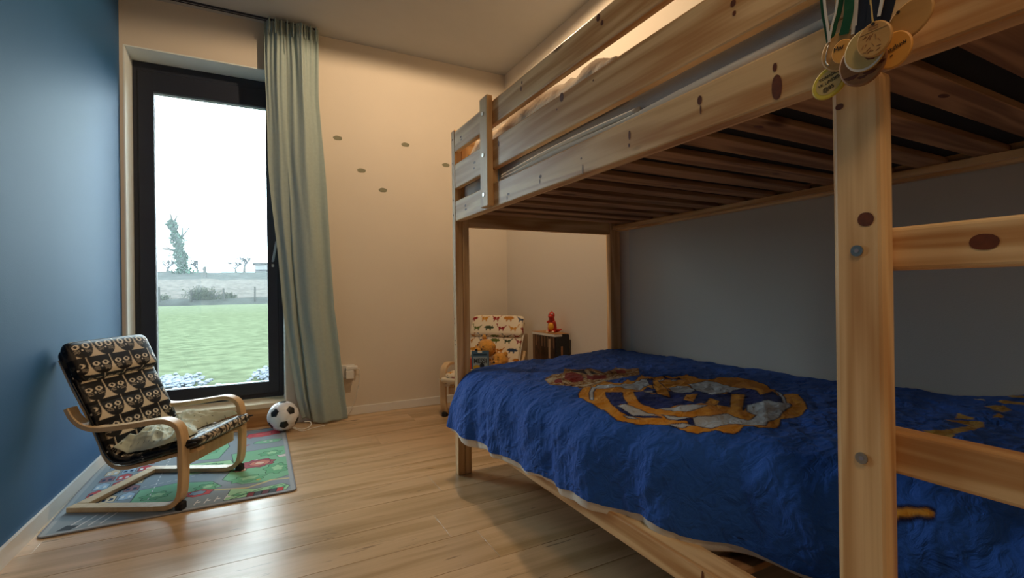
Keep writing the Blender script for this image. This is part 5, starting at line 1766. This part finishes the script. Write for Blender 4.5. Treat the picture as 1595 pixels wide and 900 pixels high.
def carton():
    x0, x1, y0, y1, h = 1.648, 1.757, 2.57, 2.855, 0.567
    off = ((x0 + x1) / 2, (y0 + y1) / 2, 0)
    r = thing('storage_box', 'dark upright box with printed brown side, against the right wall behind the bed', 'box', off)
    hx, hy = (x1 - x0) / 2, (y1 - y0) / 2
    bm = bmesh.new()
    box_bm(bm, -hx, hx, -hy, hy, 0, h - 0.006, 0.006, 3)
    bm_obj('body', bm, 'black_plastic', r)
    bm = bmesh.new()
    box_bm(bm, -hx - .004, hx - 0.055, -hy - .001, hy + .003, h - 0.018, h - 0.002, 0.002)
    bm_obj('lid', bm, 'ribbon_white', r, label='white paper edge on top')
    bm = bmesh.new()
    box_bm(bm, -hx - .004, hx - 0.002, -hy - .001, hy + .003, h - 0.0018, h + 0.001, 0.0005)
    bm_obj('top_sheet', bm, 'oak_board', r)
    ny, nz = 110, 200
    Yg, Zg = np.meshgrid(np.linspace(-hy + .004, hy - .004, ny), np.linspace(0.02, h - .02, nz))
    y, z = Yg.ravel(), Zg.ravel()
    n = fbm(y * 22, z * 16, 4, 5)
    c = np.tile(np.array(lin('33211a')[:3]), (y.size, 1))
    c = blend(c, '5a3a28', np.clip(n * 2.2, 0, 1))
    c = blend(c, '1c1210', np.clip(-n * 2.5, 0, 1))
    c = blend(c, '8a2c1e', np.clip(fbm(y * 14 + 8, z * 12, 3, 50) * 3 - .9, 0, 1))
    c = blend(c, '8a6c50', ((z > h - .09) & (np.abs((y / .036) % 1 - .5) < .12)).astype(float) * .7)
    c = blend(c, 'b89c7c', ((np.abs(y + .075) < .011) & (z > h - .16) & (z < h - .035)).astype(float) * .8)
    c = blend(c, '7a5c40', (y > .110).astype(float) * .8)
    V = np.stack([np.full_like(y, -hx - .0015), y, z], -1)
    obj('side_print', V, grid_faces(ny, nz)[:, ::-1], 'glossy_print', r, cols=c)
    for (xa, xb, za, zb, m_) in [(-.012, .002, h - .16, h - .08, 'medal_dark'), (-.02, .03, h - .215, h - .18, 'seal')]:
        bm = bmesh.new()
        box_bm(bm, xa, xb, -hy - .0012, -hy + .0002, za, zb)
        bm_obj('sticker', bm, m_, r)


carton()


def dinosaur():
    r = thing('toy_dinosaur', 'small red toy dinosaur with yellow belly standing on the dark box', 'toy', (1.695, 2.68, 0.5682), math.radians(-55))

    def E(name, c, rad, mat, rot=None, n=24):
        v, f = ellipsoid(c, rad, n, 16, rot)
        return obj(name, v, f, mat, r, smooth=True)
    v, f = tube(catmull([(0.0, 0.006, 0.008), (0, 0.006, 0.03), (0, 0.004, 0.058), (0, -0.002, 0.08), (0, -0.006, 0.10)], 6),
                list(np.interp(np.linspace(0, 1, 25), [0, .2, .5, .75, 1], [.022, .031, .028, .019, .017])), 24)
    obj('body', v, f, 'toy_red', r, smooth=True)
    E('belly', (0, -0.014, 0.040), (.021, .018, .028), 'toy_yellow')
    E('head', (0, -0.006, 0.113), (.022, .022, .022), 'toy_red')
    E('muzzle', (0, -0.024, 0.106), (.016, .016, .012), 'toy_red')
    for s in (-1, 1):
        E('eye', (s * .012, -.022, .122), (.0045, .004, .006), 'white_plastic')
        E('pupil', (s * .0125, -.0257, .122), (.002, .0015, .003), 'black_plastic')
        E('foot', (s * .020, -.016, .009), (.011, .018, .009), 'toy_red')
        E('claw', (s * .020, -.033, .007), (.009, .005, .006), 'toy_cream')
        v, f = tube([(s * .018, -.004, .076), (s * .024, -.020, .068), (s * .018, -.030, .070)], [.007, .006, .005], 12)
        obj('arm', v, f, 'toy_red', r, smooth=True)
    v, f = tube(catmull([(0.0, .022, .014), (.012, .042, .010), (.030, .055, .012), (.045, .055, .018)], 6), list(np.linspace(.016, .004, 19)), 12)
    obj('tail', v, f, 'toy_red', r, smooth=True)
    for i, (y, z) in enumerate([(-.006, .135), (.008, .132), (.017, .122), (.020, .106), (.018, .090), (.024, .074), (.031, .056)]):
        v, f = tube([(0, y - .002, z - .003), (0, y + .006, z + .008)], [.006, .0008], 8)
        obj('spike', v, f, 'toy_red', r, smooth=True)


dinosaur()

# ================================================================ OUTSIDE
def ground(name, prof, x0, x1, mat, nx, ny, amp, fs, label, cat, kind='structure'):
    """strip of land: prof is a list of (y, z)"""
    Yg = np.linspace(prof[0][0], prof[-1][0], ny)
    X, Y = np.meshgrid(np.linspace(x0, x1, nx), Yg)
    Z = np.interp(Y, [p[0] for p in prof], [p[1] for p in prof]) + amp * fbm(X * fs, Y * fs, 4, 8)
    V = np.stack([X, Y, Z], -1).reshape(-1, 3)
    o = obj(name, V, grid_faces(nx, ny), mat, None, smooth=True)
    return tag(o, label, cat, kind=kind)


ground('lawn', [(YO + 0.02, -0.16), (20, -0.10), (38, 0.03), (40, 0.10)], -30, 22, 'grass_green', 90, 90, 0.03, 1.3, 'green lawn outside between the window and the fence', 'lawn')
ground('bank', [(39.6, 0.05), (40.4, 0.42), (42, 0.55)], -40, 30, 'bank_earth', 160, 14, 0.16, 1.1, 'low rough verge at the far edge of the lawn', 'verge')
ground('meadow', [(39.9, 0.12), (41.5, 0.42), (47, 1.25), (54, 2.25)], -45, 35, 'meadow_straw', 160, 40, 0.18, .7, 'pale straw-coloured meadow rising behind the fence', 'meadow')
ground('ridge', [(53.5, 2.1), (57, 2.75), (60, 3.20), (75, 3.1)], -55, 45, 'bank_earth', 180, 40, 0.22, .5, 'grey-brown overgrown ridge on the horizon', 'ridge')

# mist over the fields
fog = bpy.data.materials.new('mist')
fog.use_nodes = True
nt = fog.node_tree
nt.nodes.remove(nt.nodes['Principled BSDF'])
vs = nt.nodes.new('ShaderNodeVolumeScatter')
vs.inputs['Color'].default_value = (0.92, 0.97, 1, 1)
vs.inputs['Density'].default_value = 0.0022
nt.links.new(vs.outputs[0], nt.nodes['Material Output'].inputs['Volume'])
M['mist'] = fog

fence = thing('fence', 'wire fence with thin wooden posts at the far end of the lawn', 'fence', (-2.8, 40.2, 0.3))
for x, h in [(-8.0, 1.1), (-6.09, 1.10), (-4.28, 0.85), (-2.32, 0.98), (-0.33, 1.06), (1.6, 1.1)]:
    v, f = cyl((x + 2.8, 0, -0.3), (x + 2.8, 0, h - 0.02), 0.06, 8)
    obj('post', v, f, 'post_wood', fence)
for z in (0.25, 0.55, 0.85):
    v, f = tube([(-6, 0.05, z), (5, 0.05, z)], 0.008, 4)
    obj('wire', v, f, 'post_wood', fence)


def branchy(name, label, cat, base, h, lean, spread, seed, trunk_r, mat='twig', levels=4, group=None):
    rnd = random.Random(seed)
    r = thing(name, label, cat, base, 0, group)
    parts = []

    def grow(p, d, L, rad, lv):
        q = p + d * L * .5 + Vector((rnd.uniform(-1, 1), rnd.uniform(-1, 1), 0)) * L * .05
        e = p + d * L
        parts.append(tube([tuple(p), tuple(q), tuple(e)], [rad, rad * .8, rad * .6], 5, False))
        if lv == 0:
            return
        for k in range(3):
            a = rnd.uniform(0, 6.28)
            n = (d + Vector((math.cos(a), math.sin(a) * .7, rnd.uniform(-.1, .5))) * spread).normalized()
            grow(p + d * L * rnd.uniform(.55, 1.0), n, L * rnd.uniform(.5, .72), rad * .68, lv - 1)
    v, f = tube([(0, 0, -0.3), (lean * .4, 0, h * .18), (lean, 0, h * .33)], [trunk_r * 1.3, trunk_r, trunk_r * .8], 8)
    obj('trunk', v, f, 'bark', r, smooth=True)
    for k in range(4):
        a = rnd.uniform(0, 6.28)
        grow(Vector((lean, 0, h * .31)), Vector((math.cos(a) * spread * .8, math.sin(a) * .4, 1)).normalized(), h * .27, trunk_r * .6, levels)
    v, f = join(parts)
    obj('branches', v, f, mat, r, kind='stuff')
    return r


def ivy_tree():
    r = thing('ivy_tree', 'tall leaning dead tree wrapped in ivy, on the left of the view', 'tree', (-6.75, 59.0, 3.1))
    spine = [(0, 0, -0.3), (-.25, 0, .8), (-.40, 0, 2.0), (-.62, 0, 3.2), (-.95, 0, 4.5), (-1.10, 0, 5.2)]
    v, f = tube(catmull(spine, 5), list(np.linspace(.28, .10, 26)), 8)
    obj('trunk', v, f, 'bark', r, smooth=True)
    for pth, rad in [([(-1.02, 0, 4.9), (-1.10, 0, 5.6), (-1.25, 0, 5.95)], .05), ([(-1.02, 0, 4.8), (-.75, 0, 5.4), (-.62, 0, 5.75)], .05), ([(-.55, 0, 3.0), (-.25, 0, 3.5), (-.20, 0, 4.6)], .07),
                     ([(-.25, 0, 3.5), (.15, 0, 4.2), (.45, 0, 4.75)], .04), ([(-.40, 0, 2.0), (-1.2, 0, 2.3), (-1.9, 0, 2.35)], .07), ([(-1.2, 0, 2.3), (-1.6, 0, 2.6), (-2.2, 0, 2.55)], .03), ([(-.7, 0, 3.4), (-1.2, 0, 3.9)], .04)]:
        v, f = tube(catmull(pth, 4), list(np.linspace(rad * 2.4, rad * 1.2, (len(pth) - 1) * 4 + 1)), 5)
        obj('branch', v, f, 'bark', r)
    rnd = random.Random(2)
    P = catmull(spine, 8)
    V, F = [], []
    for i in range(6500):
        t = rnd.random()
        p = P[int(t * (len(P) - 1))]
        wid = 1.0 * (1 - t * .55) * (0.75 + .25 * math.sin(t * 23))
        c = p + Vector((rnd.gauss(0, wid * .5), rnd.gauss(0, wid * .4), rnd.gauss(0, .12)))
        a, b = rnd.uniform(0, 6.28), rnd.uniform(-1, 1)
        s = rnd.uniform(.06, .13)
        e1 = Vector((math.cos(a), math.sin(a), b)).normalized() * s
        e2 = Vector((-math.sin(a), math.cos(a), rnd.uniform(-1, 1))).normalized() * s
        k = len(V)
        V += [tuple(c - e1), tuple(c - e2), tuple(c + e1), tuple(c + e2)]
        F.append((k, k + 1, k + 2, k + 3))
    obj('ivy_leaves', V, F, 'ivy', r, kind='stuff')


ivy_tree()
TG = 'bare trees on the horizon'
branchy('bare_tree', 'bare tree on the horizon, left of the ivy tree', 'tree', (-8.7, 62, 3.0), 1.9, .1, .9, 3, .13, levels=5)
branchy('bare_tree', 'small bare tree on the horizon, just right of the ivy tree', 'tree', (-5.9, 62, 3.0), 1.9, -.1, .9, 8, .13, levels=5)
branchy('bare_tree', 'larger bare tree on the horizon, left of the distant roof', 'tree', (-1.5, 60, 3.1), 2.2, .05, .8, 5, .13, levels=5)
branchy('bare_tree', 'faint spreading bare tree on the horizon, second left of the distant roof', 'tree', (-2.4, 64, 3.1), 1.9, -.1, 1.1, 15, .13, levels=5)
st = thing('tree_stump', 'dark broken tree stump standing in the meadow', 'tree stump', (-4.75, 55.5, 2.3))
v, f = tube(catmull([(0, 0, -.2), (.03, 0, .5), (-.02, 0, 1.0), (.04, 0, 1.35)], 4), [.22, .20, .19, .18, .17, .16, .15, .16, .17, .16, .14, .12, .06], 9)
obj('trunk', v, f, 'bark', st)
v, f = tube([(0, 0, 1.0), (.18, 0, 1.25), (.22, 0, 1.45)], [.07, .05, .03], 6)
obj('branch', v, f, 'bark', st)


def bush(name, label, base, w, h, n, seed):
    rnd = random.Random(seed)
    r = thing(name, label, 'bush', base, 0)
    st, V, F = [], [], []
    for i in range(n):
        a = rnd.gauss(0, .75)
        L = h * rnd.uniform(.55, 1.1)
        x0 = rnd.uniform(-w / 2, w / 2)
        tip = (x0 + math.sin(a) * L * .9, rnd.uniform(-.3, .3), max(.2, math.cos(a) * L))
        st.append(tube([(x0, 0, 0), (x0 + math.sin(a) * L * .3, 0, L * .5), tip], [.022, .016, .006], 4, False))
        for k in range(16):
            t = rnd.uniform(.3, 1)
            c = Vector((x0, 0, 0)).lerp(Vector(tip), t) + Vector((rnd.gauss(0, .06), rnd.gauss(0, .1), rnd.gauss(0, .06)))
            s = rnd.uniform(.03, .07)
            kk = len(V)
            e1 = Vector((rnd.uniform(-1, 1), rnd.uniform(-1, 1), 1)).normalized() * s
            e2 = Vector((1, rnd.uniform(-1, 1), rnd.uniform(-1, 1))).normalized() * s * .6
            V += [tuple(c - e1), tuple(c - e2), tuple(c + e1), tuple(c + e2)]
            F.append((kk, kk + 1, kk + 2, kk + 3))
    v, f = join(st)
    obj('stems', v, f, 'twig', r, kind='stuff')
    obj('leaves', V, F, 'bush_leaf', r, kind='stuff')


bush('broom_bush', 'wide green-grey bush arching behind the fence posts', (-3.6, 40.7, 0.35), 1.3, 1.05, 110, 4)
bush('broom_bush', 'low bush right of the larger bush, between two fence posts', (-2.1, 41.6, 0.4), .7, .55, 50, 6)
bush('dry_bush', 'low dry bush at the left end of the fence', (-6.4, 41.6, 0.4), 1.2, .45, 50, 9)

# low roof on the right
ho = thing('distant_house', 'low distant building with a dark roof edge at the right of the window', 'building', (1.4, 63, 3.2))
for nm, mt, a in [('wall', 'house_wall', (-1.9, 3, 0, 3, -0.3, 1.05)), ('roof', 'roof_dark', (-2.15, 3.3, -.3, 3.3, 1.05, 1.22)), ('terrace', 'roof_dark', (-1.9, 3, -.6, 0, 0.30, 0.42))]:
    bm = bmesh.new()
    box_bm(bm, *a, 0.02)
    bm_obj(nm, bm, mt, ho)

# pale stones in a heap at the foot of the window
def stones(label, cx, cy, w, n, seed):
    rnd = random.Random(seed)
    parts = []
    for i in range(n):
        x, y = rnd.gauss(0, w * .35), rnd.gauss(0, .22)
        r_ = rnd.uniform(.015, .035)
        parts.append(ellipsoid((x, y, rnd.uniform(0, .07) * max(0, 1 - abs(x) / w)), (r_, r_ * .8, r_ * .6), 7, 5))
    v, f = join(parts)
    o = obj('pebbles', v, f, 'gravel', None)
    o.location = (cx, cy, -0.12)
    tag(o, label, 'stones', kind='stuff')


stones('heap of pale stones outside at the lower left of the window', -0.87, 6.3, .42, 420, 3)
stones('heap of pale stones outside at the lower right of the window', 0.10, 6.35, .22, 160, 5)
bm = bmesh.new()
box_bm(bm, -60, 50, 24, 90, -1, 14)
m_ = bm_obj('mist', bm, 'mist', None)
tag(m_, 'thin pale mist lying over the fields outside', 'mist', kind='stuff')
